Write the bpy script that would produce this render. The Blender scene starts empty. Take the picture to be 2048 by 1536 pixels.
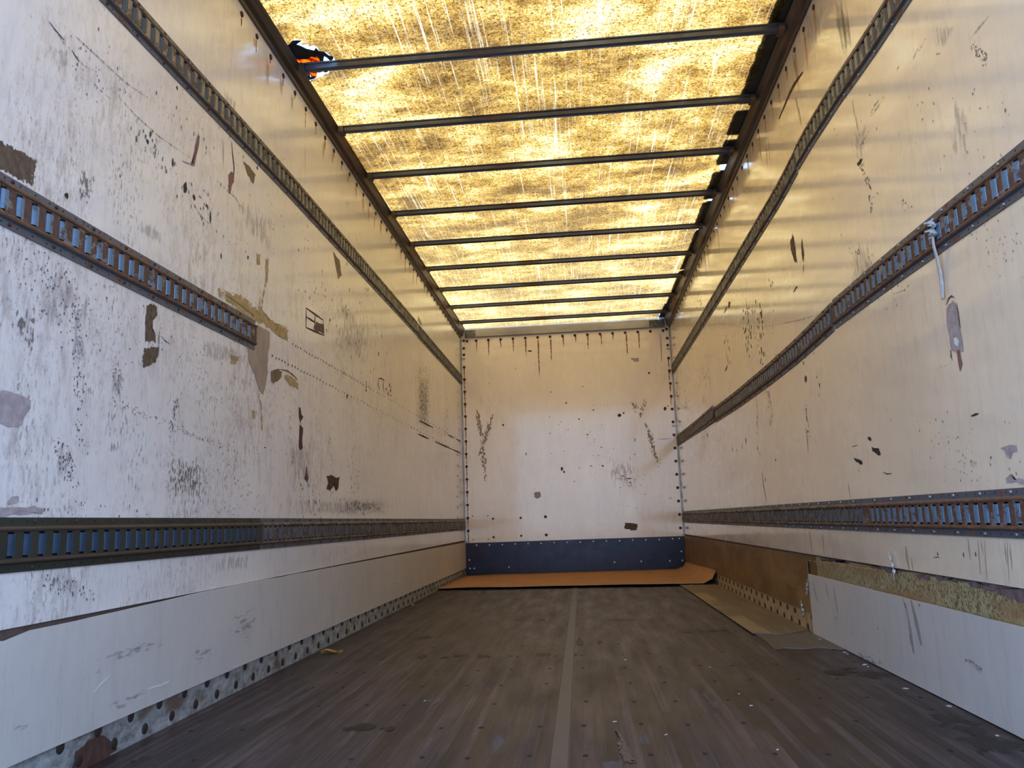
import bpy, bmesh, math, random
from mathutils import Vector, Matrix, noise
from mathutils.geometry import delaunay_2d_cdt

random.seed(7)
SC = bpy.context.scene
COL = SC.collection
W, D, Y0 = 2.5, 9.146, 1.25          # inner width, bulkhead distance, rear door sill
ZR = 2.912                           # roof skin height

# ------------------------------------------------------------ camera
F_PX, PITCH, YAW, ROLL, CX, CH = 1567.58, .1716, .0825, -.0351, 1.3646, .6176
def cam_axes():
    cy, sy, cp, sp = math.cos(YAW), math.sin(YAW), math.cos(PITCH), math.sin(PITCH)
    f = Vector((-sy*cp, cy*cp, sp)); r = Vector((cy, sy, 0)); u = r.cross(f)
    c, s = math.cos(ROLL), math.sin(ROLL)
    return c*r+s*u, c*u-s*r, f
RX, UX, FX = cam_axes()
cd = bpy.data.cameras.new('camera'); cam = bpy.data.objects.new('camera', cd); COL.objects.link(cam)
cd.sensor_width = 36; cd.lens = F_PX/2048*36; cd.clip_start = .02; cd.clip_end = 500
m = Matrix((RX, UX, -FX)).transposed().to_4x4(); m.translation = (CX, 0, CH)
cam.matrix_world = m
SC.camera = cam
SC.view_settings.view_transform = 'Standard'; SC.view_settings.look = 'None'
SC.view_settings.gamma = 1; SC.view_settings.use_curve_mapping = False
SC.view_settings.exposure = -0.25

# ------------------------------------------------------------ sky, sun, door portal
wd = bpy.data.worlds.new('sky'); SC.world = wd; wd.use_nodes = True
nt = wd.node_tree; nt.nodes.clear()
wo = nt.nodes.new('ShaderNodeOutputWorld'); bg = nt.nodes.new('ShaderNodeBackground')
tc = nt.nodes.new('ShaderNodeTexCoord'); sx = nt.nodes.new('ShaderNodeSeparateXYZ')
rp = nt.nodes.new('ShaderNodeValToRGB')
rp.color_ramp.elements[0].position = 0; rp.color_ramp.elements[0].color = (.50, .72, 1.02, 1)
rp.color_ramp.elements[1].position = .8; rp.color_ramp.elements[1].color = (.30, .52, 1, 1)
nt.links.new(tc.outputs['Generated'], sx.inputs[0]); nt.links.new(sx.outputs['Z'], rp.inputs[0])
nt.links.new(rp.outputs[0], bg.inputs[0]); nt.links.new(bg.outputs[0], wo.inputs[0])
SKY = 4.5
bg.inputs[1].default_value = SKY
sd = bpy.data.lights.new('sun', 'SUN'); sd.energy = 10.4; sd.color = (1, .83, .57); sd.angle = math.radians(24)
sun = bpy.data.objects.new('sun', sd); COL.objects.link(sun)
sun.rotation_euler = Vector((.18, -.42, -1)).to_track_quat('-Z', 'Y').to_euler()
pl = bpy.data.lights.new('door_portal', 'AREA'); pl.shape = 'RECTANGLE'; pl.size = 2.46; pl.size_y = 2.86
pl.cycles.is_portal = True
po = bpy.data.objects.new('door_portal', pl); COL.objects.link(po)
po.location = (W/2, Y0-.02, 1.45); po.rotation_euler = (math.radians(90), 0, 0)

# ------------------------------------------------------------ pixel -> plane helpers
def hit(px, py, ax, val):
    d = FX+(px-1024)/F_PX*RX+(768-py)/F_PX*UX
    c = Vector((CX, 0, CH)); return c+d*((val-c[ax])/d[ax])

# ------------------------------------------------------------ material helper
class N:
    def __init__(s, name):
        s.m = bpy.data.materials.new(name); s.m.use_nodes = True; s.t = s.m.node_tree; s.t.nodes.clear()
        s.out = s.t.nodes.new('ShaderNodeOutputMaterial')
    def n(s, typ, **k):
        o = s.t.nodes.new('ShaderNode'+typ)
        for a, v in k.items():
            if a.startswith('_'): setattr(o, a[1:], v)
            else:
                key = int(a[1:]) if a[0] == 'i' and a[1:].isdigit() else a.replace('__', ' ')
                if hasattr(v, 'is_output'): s.t.links.new(v, o.inputs[key])
                else: o.inputs[key].default_value = v
        return o
    def pos(s, sc=(1, 1, 1), rot=(0, 0, 0)):
        g = s.n('TexCoord').outputs['Object']
        return s.n('Mapping', Vector=g, Scale=sc, Rotation=rot).outputs[0]
    def noise(s, sc=(1, 1, 1), scale=1, det=3, rough=.5, dist=0, rot=(0, 0, 0)):
        return s.n('TexNoise', Vector=s.pos(sc, rot), Scale=scale, Detail=det, Roughness=rough, Distortion=dist).outputs[0]
    def ramp(s, v, stops):
        r = s.n('ValToRGB', Fac=v); e = r.color_ramp.elements
        while len(e) < len(stops): e.new(.5)
        for i, (p, c) in enumerate(stops):
            if not isinstance(c, tuple): c = (c, c, c)
            e[i].position = p; e[i].color = (*c, 1)
        return r.outputs[0]
    def mix(s, f, a, b, mode='MIX'):
        o = s.n('Mix', _data_type='RGBA', _blend_type=mode)
        for i, v in ((0, f), (6, a), (7, b)):
            if hasattr(v, 'is_output'): s.t.links.new(v, o.inputs[i])
            else: o.inputs[i].default_value = v if i == 0 else (*v, 1)
        return o.outputs[2]
    def math(s, op, a, b=0.0, c=None, clamp=False):
        o = s.n('Math', _operation=op, i0=a, i1=b); o.use_clamp = clamp
        if c is not None: 
            if hasattr(c, 'is_output'): s.t.links.new(c, o.inputs[2])
            else: o.inputs[2].default_value = c
        return o.outputs[0]
    def attr(s, name): return s.n('Attribute', _attribute_name=name).outputs['Fac']
    def bump(s, h, st=.2, dist=.01, prev=None):
        k = dict(Height=h, Strength=st, Distance=dist)
        if prev is not None: k['Normal'] = prev
        return s.n('Bump', **k).outputs[0]
    def bsdf(s, col, rough=.5, metal=0, spec=.5, normal=None, **k):
        p = dict(Base__Color=col if hasattr(col, 'is_output') else (*col, 1), Roughness=rough, Metallic=metal, Specular__IOR__Level=spec)
        if normal is not None: p['Normal'] = normal
        p.update(k); return s.n('BsdfPrincipled', **p).outputs[0]
    def done(s, sh): s.t.links.new(sh, s.out.inputs[0]); return s.m
    def alpha(s, sh, a):
        return s.done(s.n('MixShader', i0=a, i1=s.n('BsdfTransparent').outputs[0], i2=sh).outputs[0])

# painted wall liner; grime attribute raises the fleck density
def wall_paint(name, base=(.775, .725, .70), dirt=(.24, .20, .195), wav=.5, rough=.30, fleck=1.0, coat=0., mott=1.0, crough=.13):
    q = N(name)
    c = q.mix(q.ramp(q.noise((1, 1, 1), 1.3, 4, .6), [(.35, 0.), (.7, 1.)]), base, tuple(b*.90 for b in base))
    # rubbed vertical grime
    v = q.noise((14, 14, 2.2), 2.0, 5, .65)
    g = q.math('MULTIPLY', q.ramp(v, [(.50, 0.), (.72, 1.)]), q.ramp(q.noise((.9, .9, .7), 1.6, 3, .6), [(.40, .12), (.66, .75)]))
    c = q.mix(g, c, tuple(b*.74 for b in base))
    gr = q.attr('grime')
    # mauve-grey rubbing, fine vertical weave inside broad clouds
    m1 = q.ramp(q.noise((26, 26, 9), 1.0, 5, .7), [(.46, 0.), (.66, 1.)])
    m2 = q.ramp(q.noise((1.5, 1.5, 1.1), 1.6, 4, .65), [(.40, 0.), (.62, 1.)])
    c = q.mix(q.math('MULTIPLY', q.math('MULTIPLY', m1, m2), q.math('MULTIPLY_ADD', gr, .55*mott, .16*mott, clamp=True)), c, tuple(b*f for b, f in zip(base, (.62, .57, .57))))
    m3 = q.ramp(q.noise((70, 70, 30), 1.0, 4, .75), [(.54, 0.), (.70, 1.)])
    c = q.mix(q.math('MULTIPLY', q.math('MULTIPLY', m3, m2), q.math('MULTIPLY_ADD', gr, .6*mott, .12*mott, clamp=True)), c, dirt)
    # flecks: paint worn in short upright nicks
    f1 = q.noise((95, 95, 34), 1.0, 3, .6)
    th = q.math('MULTIPLY_ADD', gr, -.13*fleck, .735)
    f = q.math('MULTIPLY', q.math('SUBTRACT', f1, th), 22., clamp=True)
    f2 = q.ramp(q.noise((3.2, 3.2, 2), 1.5, 4, .6), [(.44, .0), (.6, 1.)])
    f = q.math('MULTIPLY', f, f2)
    c = q.mix(q.math('MULTIPLY', f, .8), c, dirt)
    s2 = q.noise((60, 60, 5), 2.2, 4, .7)
    c = q.mix(q.math('MULTIPLY', q.ramp(s2, [(.56, 0.), (.75, 1.)]), q.math('MULTIPLY_ADD', gr, .5, .16)), c, tuple(b*.55 for b in base))
    r = q.ramp(q.noise((6, 6, 1.5), 1.2, 3), [(.3, rough), (.75, rough+.12)])
    nb = q.bump(q.noise((.55, .55, 1.5), 2.2, 3, .55), wav, .03)
    nb = q.bump(q.noise((120, 120, 14), 1.5, 2), .12, .002, nb)
    return q.done(q.bsdf(c, r, 0, .5, nb, Coat__Weight=coat, Coat__Roughness=crough))
def plain(name, col, rough=.5, metal=0, spec=.5, var=.25, sc=(1, 1, 1), scale=8, bump=.1, col2=None):
    q = N(name)
    n1 = q.noise(sc, scale, 4, .6)
    c = q.mix(q.ramp(n1, [(.3, 0.), (.7, 1.)]), col, col2 or tuple(k*(1-var) for k in col))
    return q.done(q.bsdf(c, q.ramp(q.noise(sc, scale*1.7, 3), [(.3, rough), (.7, min(1, rough+.15))]), metal, spec, q.bump(n1, bump, .004)))
def steel(name, col, rust, rcol=(.20, .095, .05), rcol2=(.10, .05, .035), rough=.42, metal=.55, sc=14, stretch=(1, 1, 1)):
    q = N(name)
    n1 = q.noise(stretch, sc, 5, .65); n2 = q.noise(stretch, sc*3, 3, .6)
    base = q.mix(n2, tuple(k*.75 for k in col), tuple(min(1, k*1.15) for k in col))
    rc = q.mix(q.ramp(n2, [(.35, 0.), (.65, 1.)]), rcol, rcol2)
    mk = q.ramp(n1, [(max(0, .62-rust*.5), 0.), (min(1, .68-rust*.5), 1.)])
    c = q.mix(mk, base, rc)
    return q.done(q.bsdf(c, q.math('MULTIPLY_ADD', mk, .35, rough), q.math('MULTIPLY_ADD', mk, -metal, metal), .5, q.bump(n1, .25, .003)))
def decal(name, col, col2, rough=.6, nz=(1, 60, 30), gain=2.2, cut=.55, amp=1.2, amax=1.0, soft=4.0):
    q = N(name); nz = (nz[1], nz[1], nz[2]) if nz[0] == 1 else nz
    c = q.mix(q.ramp(q.noise(nz, .6, 4, .6), [(.35, 0.), (.65, 1.)]), col, col2)
    a = q.math('MULTIPLY', q.attr('a'), gain)
    n1 = q.noise(nz, 1.0, 4, .6)
    a = q.math('MULTIPLY_ADD', q.math('SUBTRACT', n1, .5), amp*2, q.math('SUBTRACT', a, cut))
    a = q.math('MULTIPLY', q.math('MULTIPLY', a, soft, clamp=True), amax)
    return q.alpha(q.bsdf(c, rough, 0, .3), a)

M = {}
M['wallL'] = wall_paint('cream_paint_worn', fleck=1.3, coat=.5, mott=1.6)
M['wallR'] = wall_paint('cream_paint', base=(.83, .69, .54), wav=.6, rough=.24, fleck=.75, coat=1.0, crough=.10, mott=.5)
M['bulk'] = wall_paint('bulkhead_paint', base=(.90, .77, .66), wav=.2, rough=.22, fleck=.2, coat=1.0, crough=.09, mott=.2)
M['scuff'] = wall_paint('scuff_panel_paint', base=(.575, .53, .50), dirt=(.25, .22, .21), wav=.2, rough=.42, fleck=.15, mott=.3)
M['pale'] = wall_paint('pale_panel_paint', base=(.535, .495, .47), dirt=(.2, .19, .19), wav=.2, rough=.45, fleck=.1, mott=.4)
M['core'] = plain('torn_wall_core', (.13, .085, .07), .85, var=.4, sc=(1, 3, 14), scale=6, bump=.5)
M['shell'] = plain('outer_shell', (.6, .6, .6), .5)
M['black'] = plain('slot_hole_shade', (.008, .008, .008), .9)  # near-black painted in for the shade inside slots and flange holes
M['flange'] = steel('grey_steel_flange', (.115, .125, .155), .12, metal=.35, rough=.45)
M['ridge'] = steel('rusty_ridge', (.14, .10, .085), .62, (.19, .085, .038), (.085, .042, .028), sc=9, metal=.2)
M['ridge2'] = steel('worn_ridge', (.145, .12, .10), .30, (.14, .07, .04), (.075, .045, .03), sc=9, metal=.3)
M['web'] = steel('rust_spotted_web', (.20, .18, .175), .46, (.12, .055, .035), (.065, .035, .025), sc=24, metal=.25)
M['lip'] = steel('sky_tinted_slot_lip', (.15, .235, .345), .14, (.13, .08, .06), (.07, .04, .03), sc=26, metal=.45, rough=.36)  # blue of the reflected sky is put into the steel colour
M['web2'] = steel('tan_grey_web', (.125, .10, .08), .35, (.10, .055, .034), (.07, .04, .03), sc=20, metal=.25)
M['web3'] = steel('pale_tan_web', (.24, .205, .17), .22, (.13, .075, .045), (.09, .055, .04), sc=20, metal=.25)
M['lip3'] = steel('shadow_grey_lip', (.055, .075, .105), .08, (.06, .045, .035), sc=20, metal=.3)
M['lip2'] = steel('dull_slot_lip', (.095, .125, .17), .10, (.07, .05, .038), (.06, .04, .03), sc=20, metal=.3)
M['olive'] = plain('olive_black_paint', (.030, .034, .028), .38, var=.3, scale=5)
M['oliver'] = plain('rubbed_olive_ridge', (.085, .05, .035), .5, var=.4, sc=(1, 4, 30), scale=3)
M['olivelip'] = plain('sky_tinted_olive_lip', (.030, .060, .105), .3, .3, var=.3, scale=30)  # blue here is sky reflection painted into the lip, not a second paint
M['boltr'] = steel('rusty_bolt', (.07, .045, .035), .7, (.075, .028, .015), (.03, .015, .01), sc=60, metal=.2, rough=.6)
M['boltc'] = plain('bolt_centre', (.16, .10, .06), .5, .3)
M['boltd'] = plain('dark_bolt', (.035, .024, .02), .6, .2)
M['silver'] = plain('zinc_rivet', (.42, .42, .44), .3, .8, var=.3, scale=40)
M['rail'] = steel('brown_rail', (.10, .08, .066), .16, (.16, .085, .05), (.07, .045, .035), rough=.4, metal=.5, sc=3, stretch=(1, .5, 3))
M['bow'] = steel('galvanised_bow', (.105, .112, .135), .08, (.10, .07, .055), (.07, .05, .045), rough=.32, metal=.7, sc=5, stretch=(.3, 1, 1))
M['alu'] = plain('mill_aluminium', (.40, .37, .35), .34, .7, var=.3, sc=(.5, 1, 2), scale=5)
M['gus'] = steel('zinc_gusset', (.085, .095, .10), .2, (.3, .26, .18), (.16, .13, .1), sc=50, metal=.5)
M['ply'] = None

# roof skin: amber fibreglass, lit from above
q = N('amber_fibreglass')
st = q.noise((1.3, 2.0, 1), 1.4, 6, .68, .3)
st2 = q.noise((5.5, 7.0, 1), 1.5, 6, .72, .2)
c = q.ramp(st, [(.30, (.15, .085, .028)), (.41, (.27, .165, .05)), (.51, (.54, .35, .095)), (.60, (.92, .70, .29)), (.71, (1., .91, .58))])
c = q.mix(.75, c, q.ramp(st2, [(.32, (.38, .30, .18)), (.5, (.92, .86, .72)), (.62, (1., 1., 1.))]), 'MULTIPLY')
yy = q.n('SeparateXYZ', Vector=q.n('TexCoord').outputs['Object']).outputs[1]
c = q.mix(q.math('MULTIPLY', q.math('SUBTRACT', yy, 5.0), .07, clamp=True), c, (1., .82, .42))
fib = q.noise((1, 1, 1), 95, 3, .75, .8)
c = q.mix(1.0, c, q.ramp(fib, [(.34, (.07, .05, .025)), (.46, (.50, .44, .32)), (.57, (1., 1., 1.)), (.72, (1., 1., 1.))]), 'MULTIPLY')
sp = q.noise((1, 1, 1), 42, 2, .5)
c = q.mix(q.ramp(sp, [(.69, 0.), (.73, .85)]), c, (.05, .03, .01))
ln = q.noise((26, .35, 1), 3.0, 4, .75)
c = q.mix(q.ramp(ln, [(.57, 0.), (.72, .50)]), c, (1., .92, .62))
ln3 = q.noise((15, .5, 1), 2.2, 5, .8, 0, (0, 0, .10))
c = q.mix(q.ramp(ln3, [(.60, 0.), (.72, .45)]), c, (1., .92, .62))
ln2 = q.noise((9, .35, 1), 2.0, 3, .7)
c = q.mix(q.math('MULTIPLY', q.ramp(ln2, [(.30, 1.), (.45, 0.)]), .35), c, (.26, .15, .05))
wr = q.noise((.7, 6.5, 1), 1.3, 4, .55, .5)
c = q.mix(q.ramp(wr, [(.62, 0.), (.74, .55)]), c, (.20, .13, .06))
ed = q.attr('a')    # charred edge
c = q.mix(ed, c, (.03, .018, .01))
nb = q.bump(st2, .3, .01)
tr = q.n('BsdfTranslucent', Color=c, Normal=nb).outputs[0]
df = q.bsdf(q.mix(.6, (0, 0, 0), c), .35, 0, .4, nb)
M['roof'] = q.done(q.n('MixShader', i0=.26, i1=tr, i2=df).outputs[0])
q = N('burnt_amber_flap')
am = q.mix(q.ramp(q.noise((1, 1, 1), 40, 3), [(.42, 0.), (.62, 1.)]), (.25, .03, .004), (1, .36, .04))
M['amber'] = q.done(q.n('MixShader', i0=.2, i1=q.n('BsdfTranslucent', Color=am).outputs[0], i2=q.bsdf((.3, .1, .02), .6)).outputs[0])
M['char'] = plain('charred_skin', (.012, .013, .016), .6, var=.5)
M['tar'] = plain('dark_flashing', (.022, .024, .028), .55, var=.4, bump=.4)

# floor: laminated dark hardwood
q = N('dark_hardwood')
P0 = q.n('TexCoord').outputs['Object']; xyz = q.n('SeparateXYZ', Vector=P0)
bx = q.math('DIVIDE', q.math('SUBTRACT', xyz.outputs[0], 1.275), .308)
bid = q.math('FLOOR', bx); fr = q.math('FRACT', bx)
seam = q.math('LESS_THAN', q.math('ABSOLUTE', q.math('SUBTRACT', q.math('ABSOLUTE', q.math('SUBTRACT', fr, .5)), .5)), .008)
lam = q.math('FLOOR', q.math('MULTIPLY', bx, 10.0))
lr = q.n('TexWhiteNoise', _noise_dimensions='2D', Vector=q.n('CombineXYZ', X=lam, Y=q.math('FLOOR', q.math('MULTIPLY', q.math('ADD', xyz.outputs[1], q.math('MULTIPLY', lam, .37)), 1.1))).outputs[0]).outputs[0]
c = q.mix(lr, (.030, .0215, .0225), (.052, .037, .037))
c = q.mix(q.ramp(q.noise((22, .9, 1), 2, 5, .7), [(.35, 0.), (.70, .8)]), c, (.020, .0145, .0155))
c = q.mix(q.ramp(q.noise((1.1, .8, 1), 1.5, 4, .6), [(.38, .0), (.70, .6)]), c, (.036, .030, .034))
c = q.mix(q.ramp(q.noise((14, .8, 1), 2.5, 5, .7), [(.56, 0.), (.74, .5)]), c, (.11, .086, .086))
c = q.mix(q.ramp(q.noise((1, 1, 1), 60, 2, .5), [(.72, 0.), (.76, .6)]), c, (.2, .18, .17))
c = q.mix(q.ramp(q.noise((5, 1.6, 1), 1.7, 4, .6), [(.61, 0.), (.70, .8)]), c, (.022, .017, .016))
lse = q.math('LESS_THAN', q.math('FRACT', q.math('MULTIPLY', bx, 10.0)), .07)
c = q.mix(1.0, c, q.ramp(lr, [(.0, (.58, .54, .62)), (.55, (.88, .86, .98)), (1., (1.25, 1.18, 1.28))]), 'MULTIPLY')
c = q.mix(1.0, c, q.ramp(q.noise((95, 2.2, 1), 1, 4, .7), [(.34, .55), (.52, 1.), (.68, 1.45)]), 'MULTIPLY')
c = q.mix(q.ramp(q.noise((9, 5.5, 1), 1.3, 5, .75), [(.60, 0.), (.70, .7)]), c, (.016, .013, .013))
c = q.mix(q.math('MULTIPLY', lse, .65), c, (.012, .009, .009))
c = q.mix(q.math('MULTIPLY', seam, .9), c, (.012, .01, .01))
nb = q.bump(q.noise((30, 1.2, 1), 2, 4, .6), .35, .003)
M['floor'] = q.done(q.bsdf(c, q.ramp(q.noise((6, 1, 1), 2, 4), [(.3, .36), (.7, .56)]), 0, .38, nb))
M['dent'] = plain('floor_dent', (.012, .01, .009), .8)
M['strip'] = steel('worn_floor_strip', (.068, .062, .066), .04, (.085, .055, .045), (.06, .042, .036), sc=4, metal=.3, rough=.42, stretch=(1, .4, 1))
M['plate'] = plain('blue_black_plate', (.024, .026, .037), .22, .7, var=.2, scale=5, col2=(.030, .022, .030))
M['card'] = plain('brown_cardboard', (.40, .185, .075), .75, var=.22, scale=3, bump=.2)
M['carde'] = plain('cardboard_edge', (.55, .36, .20), .8, var=.3, sc=(60, 60, 1), scale=2)

q = N('stained_plywood')
c = q.mix(q.ramp(q.noise((1, 2.2, 5), 1.4, 5, .65, .5), [(.32, 0.), (.66, 1.)]), (.125, .065, .022), (.26, .15, .055))
c = q.mix(q.ramp(q.noise((1, 6, 1.2), 1.5, 5, .7), [(.55, 0.), (.75, .7)]), c, (.07, .042, .022))
c = q.mix(q.ramp(q.noise((1, 1.5, 22), 1.5, 4, .6), [(.56, 0.), (.72, .5)]), c, (.09, .05, .025))
M['ply'] = q.done(q.bsdf(c, .42, 0, .5, q.bump(q.noise((1, 2, 14), 2, 3), .2, .003)))
q = N('plywood_offcut')
c = q.mix(q.ramp(q.noise((8, .8, 1), 2, 5, .65), [(.3, 0.), (.7, 1.)]), (.19, .13, .075), (.10, .07, .05))
rb = q.math('FRACT', q.math('MULTIPLY', q.n('SeparateXYZ', Vector=q.n('TexCoord').outputs['Object']).outputs[0], 62.))
rm = q.math('MULTIPLY', q.math('LESS_THAN', rb, .45), q.math('MULTIPLY', q.math('LESS_THAN', q.n('SeparateXYZ', Vector=q.n('TexCoord').outputs['Object']).outputs[0], 2.285), q.ramp(q.noise((3, 1.2, 1), 1.6, 3), [(.42, 0.), (.55, 1.)])))
c = q.mix(q.math('MULTIPLY', rm, .8), c, (.42, .32, .18))
M['offcut'] = q.done(q.bsdf(c, .6, 0, .4, q.bump(rb, .15, .002)))
M['offe'] = plain('pale_sheet_edge', (.20, .16, .11), .7)

q = N('olive_glue_swirls')
vo = q.n('TexNoise', Vector=q.pos((1, 62, 40)), Scale=1.0, Detail=4, Roughness=.65, Distortion=1.8).outputs[0]
lo = q.noise((1, 1.4, 9), 1.5, 4, .6)
c = q.mix(q.ramp(vo, [(.43, 0.), (.52, 1.)]), (.125, .095, .045), (.36, .30, .17))
c = q.mix(q.ramp(lo, [(.48, 0.), (.62, .75)]), c, (.28, .155, .07))
c = q.mix(q.ramp(q.noise((1, 1.1, 16), 1.2, 3), [(.56, 0.), (.66, .5)]), c, (.13, .14, .06))
M['glue'] = q.done(q.bsdf(c, .5, 0, .4, q.bump(vo, .5, .004)))

q = N('base_metal')
c = q.mix(q.ramp(q.noise((1, 10, 16), 1.6, 5, .7), [(.34, 0.), (.66, 1.)]), (.17, .17, .165), (.52, .54, .55))
c = q.mix(q.ramp(q.noise((1, 3, 5), 1.5, 4), [(.58, 0.), (.68, .8)]), c, (.15, .08, .05))
M['base'] = q.done(q.bsdf(c, .5, .35, .5, q.bump(q.noise((1, 10, 16), 3, 3), .3, .003)))
M['baseR'] = plain('amber_base_strip', (.50, .36, .20), .5, .2, var=.35, sc=(1, 5, 5), scale=3)

D_ = {}
D_['brown'] = decal('bare_brown_patch', (.15, .10, .066), (.085, .055, .036), .8, (1, 95, 70), 1.9, .62, 1.7, soft=6)
D_['maroon'] = decal('bare_maroon_wood', (.10, .045, .035), (.055, .028, .022), .8, (1, 70, 40), 4.0, .7, 1.1, soft=6)
D_['pink'] = decal('bare_pink_wood', (.27, .14, .115), (.19, .09, .075), .8, (1, 70, 30), 5, .6, .8, soft=7)
D_['grey'] = decal('peeled_grey_patch', (.42, .35, .345), (.30, .24, .245), .7, (1, 70, 70), 2.6, .6, 1.4, soft=6)
D_['black'] = decal('black_nick', (.018, .015, .014), (.04, .03, .025), .7, (1, 110, 80), 3, .6, 1.6, .9, soft=5)
D_['nick'] = decal('small_worn_nick', (.10, .08, .08), (.19, .16, .155), .7, (1, 120, 80), 2.2, .7, 2.0, .75, soft=3)
D_['ghost'] = decal('tape_ghost', (.33, .24, .17), (.24, .17, .12), .7, (1, 60, 30), 1.6, .8, 3.6, .6, soft=3)
D_['yel'] = decal('dried_yellow_glue', (.52, .37, .17), (.36, .24, .10), .5, (1, 28, 55), 1.5, .62, 2.4, .85, soft=1.8)
D_['tape'] = decal('tan_tape_residue', (.40, .31, .245), (.30, .23, .19), .5, (1, 40, 12), 5, .5, .5, .92, soft=5)
D_['smear'] = decal('brown_smear', (.19, .13, .075), (.13, .09, .06), .5, (1, 30, 14), 3, .8, 1.7, .85, soft=2)
D_['scuff'] = decal('grey_scuff', (.24, .21, .215), (.32, .28, .28), .6, (1, 60, 13), 1.3, .85, 2.6, .30, soft=1.3)
D_['hscuff'] = decal('sideways_scuff', (.25, .22, .215), (.32, .29, .28), .6, (1, 22, 90), 1.3, .95, 2.8, .4, soft=1.2)
D_['speck'] = decal('speckle_cluster', (.07, .055, .055), (.13, .10, .09), .6, (1, 110, 45), 1.2, 1.05, 4.0, .6, soft=3)
D_['spray'] = decal('rubbed_dark_streak', (.13, .105, .085), (.19, .155, .125), .5, (1, 70, 2.5), 1.8, .8, 2.6, .5, soft=1.4)
D_['rust'] = decal('rust_run', (.36, .115, .03), (.24, .08, .03), .5, (1, 120, 6), 1.6, .35, .9, .85, soft=1.6)
D_['runny'] = decal('thin_brown_run', (.26, .17, .10), (.20, .12, .08), .5, (1, 120, 6), 2, .4, .9, .6, soft=1.6)
D_['halo'] = decal('rust_halo', (.55, .26, .09), (.60, .36, .16), .5, (1, 50, 5), 1.0, .25, .8, .45, soft=1.2)
D_['drip'] = decal('brown_drip', (.22, .18, .13), (.28, .23, .18), .5, (1, 60, 3), 3.5, .35, .8, .38, soft=3)
D_['mist'] = decal('faint_tan_spot', (.50, .38, .28), (.45, .34, .25), .5, (1, 30, 10), 1.3, .2, .6, .45, soft=1.2)
D_['purple'] = decal('exposed_purple_core', (.10, .065, .065), (.17, .12, .12), .8, (1, 60, 40), 5, .75, 1.7, soft=6)
D_['white'] = decal('white_scratch', (.85, .85, .86), (.8, .8, .8), .4, (1, 60, 60), 5, .5, .8, .8, soft=4)
DEC = list(D_)

# ------------------------------------------------------------ mesh helper
class B:
    def __init__(s): s.v = []; s.f = []; s.mi = []; s.a = []; s.g = []; s.sm = []
    def vert(s, p, a=0., g=0.): s.v.append(tuple(p)); s.a.append(a); s.g.append(g); return len(s.v)-1
    def face(s, idx, mi=0, sm=False): s.f.append(tuple(idx)); s.mi.append(mi); s.sm.append(sm)
    def poly(s, pts, mi=0, sm=False): s.face([s.vert(p) for p in pts], mi, sm)
    def box(s, a, b, mi=0, mis=None):
        x0, y0, z0 = a; x1, y1, z1 = b
        i = [s.vert(p) for p in ((x0, y0, z0), (x1, y0, z0), (x1, y1, z0), (x0, y1, z0), (x0, y0, z1), (x1, y0, z1), (x1, y1, z1), (x0, y1, z1))]
        for k, f in enumerate(((3, 2, 1, 0), (4, 5, 6, 7), (0, 1, 5, 4), (1, 2, 6, 5), (2, 3, 7, 6), (3, 0, 4, 7))):
            s.face([i[j] for j in f], mis[k] if mis else mi)
    def disc(s, c, u, v, r, mi=0, n=8, ry=None):
        c = Vector(c); ry = ry or r
        s.poly([c+u*(r*math.cos(t*math.tau/n))+v*(ry*math.sin(t*math.tau/n)) for t in range(n)], mi)
    def extrude(s, prof, path, mi=0, closed=True, mis=None, caps=True, sm=False):
        # prof(k) -> list of points for station k of path
        rings = [[s.vert(p) for p in prof(t)] for t in path]
        n = len(rings[0]); m_ = n if closed else n-1
        for a, b in zip(rings, rings[1:]):
            for j in range(m_):
                s.face((a[j], a[(j+1) % n], b[(j+1) % n], b[j]), mis[j] if mis else mi, sm)
        if caps and closed:
            s.face(rings[0][::-1], mi); s.face(rings[-1], mi)
    def build(s, name, mats, parent=None, origin=None, recalc=True):
        me = bpy.data.meshes.new(name)
        o = Vector(origin) if origin else Vector((0, 0, 0))
        me.from_pydata([Vector(p)-o for p in s.v], [], s.f)
        for mm in (mats if isinstance(mats, list) else [mats]): me.materials.append(mm)
        me.polygons.foreach_set('material_index', s.mi); me.polygons.foreach_set('use_smooth', s.sm)
        if any(s.a):
            at = me.attributes.new('a', 'FLOAT', 'POINT'); at.data.foreach_set('value', s.a)
        if any(s.g):
            at = me.attributes.new('grime', 'FLOAT', 'POINT'); at.data.foreach_set('value', s.g)
        me.update()
        ob = bpy.data.objects.new(name, me); COL.objects.link(ob); ob.location = o
        if parent: ob.parent = parent; ob.location = o-parent.location
        return ob
def tag(o, label=None, cat=None, group=None, kind=None):
    for k, v in (('label', label), ('category', cat), ('group', group), ('kind', kind)):
        if v: o[k] = v
    return o
def empty(name, loc, label, cat, group=None):
    o = bpy.data.objects.new(name, None); COL.objects.link(o); o.location = loc; o.empty_display_size = .05
    return tag(o, label, cat, group)

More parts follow.
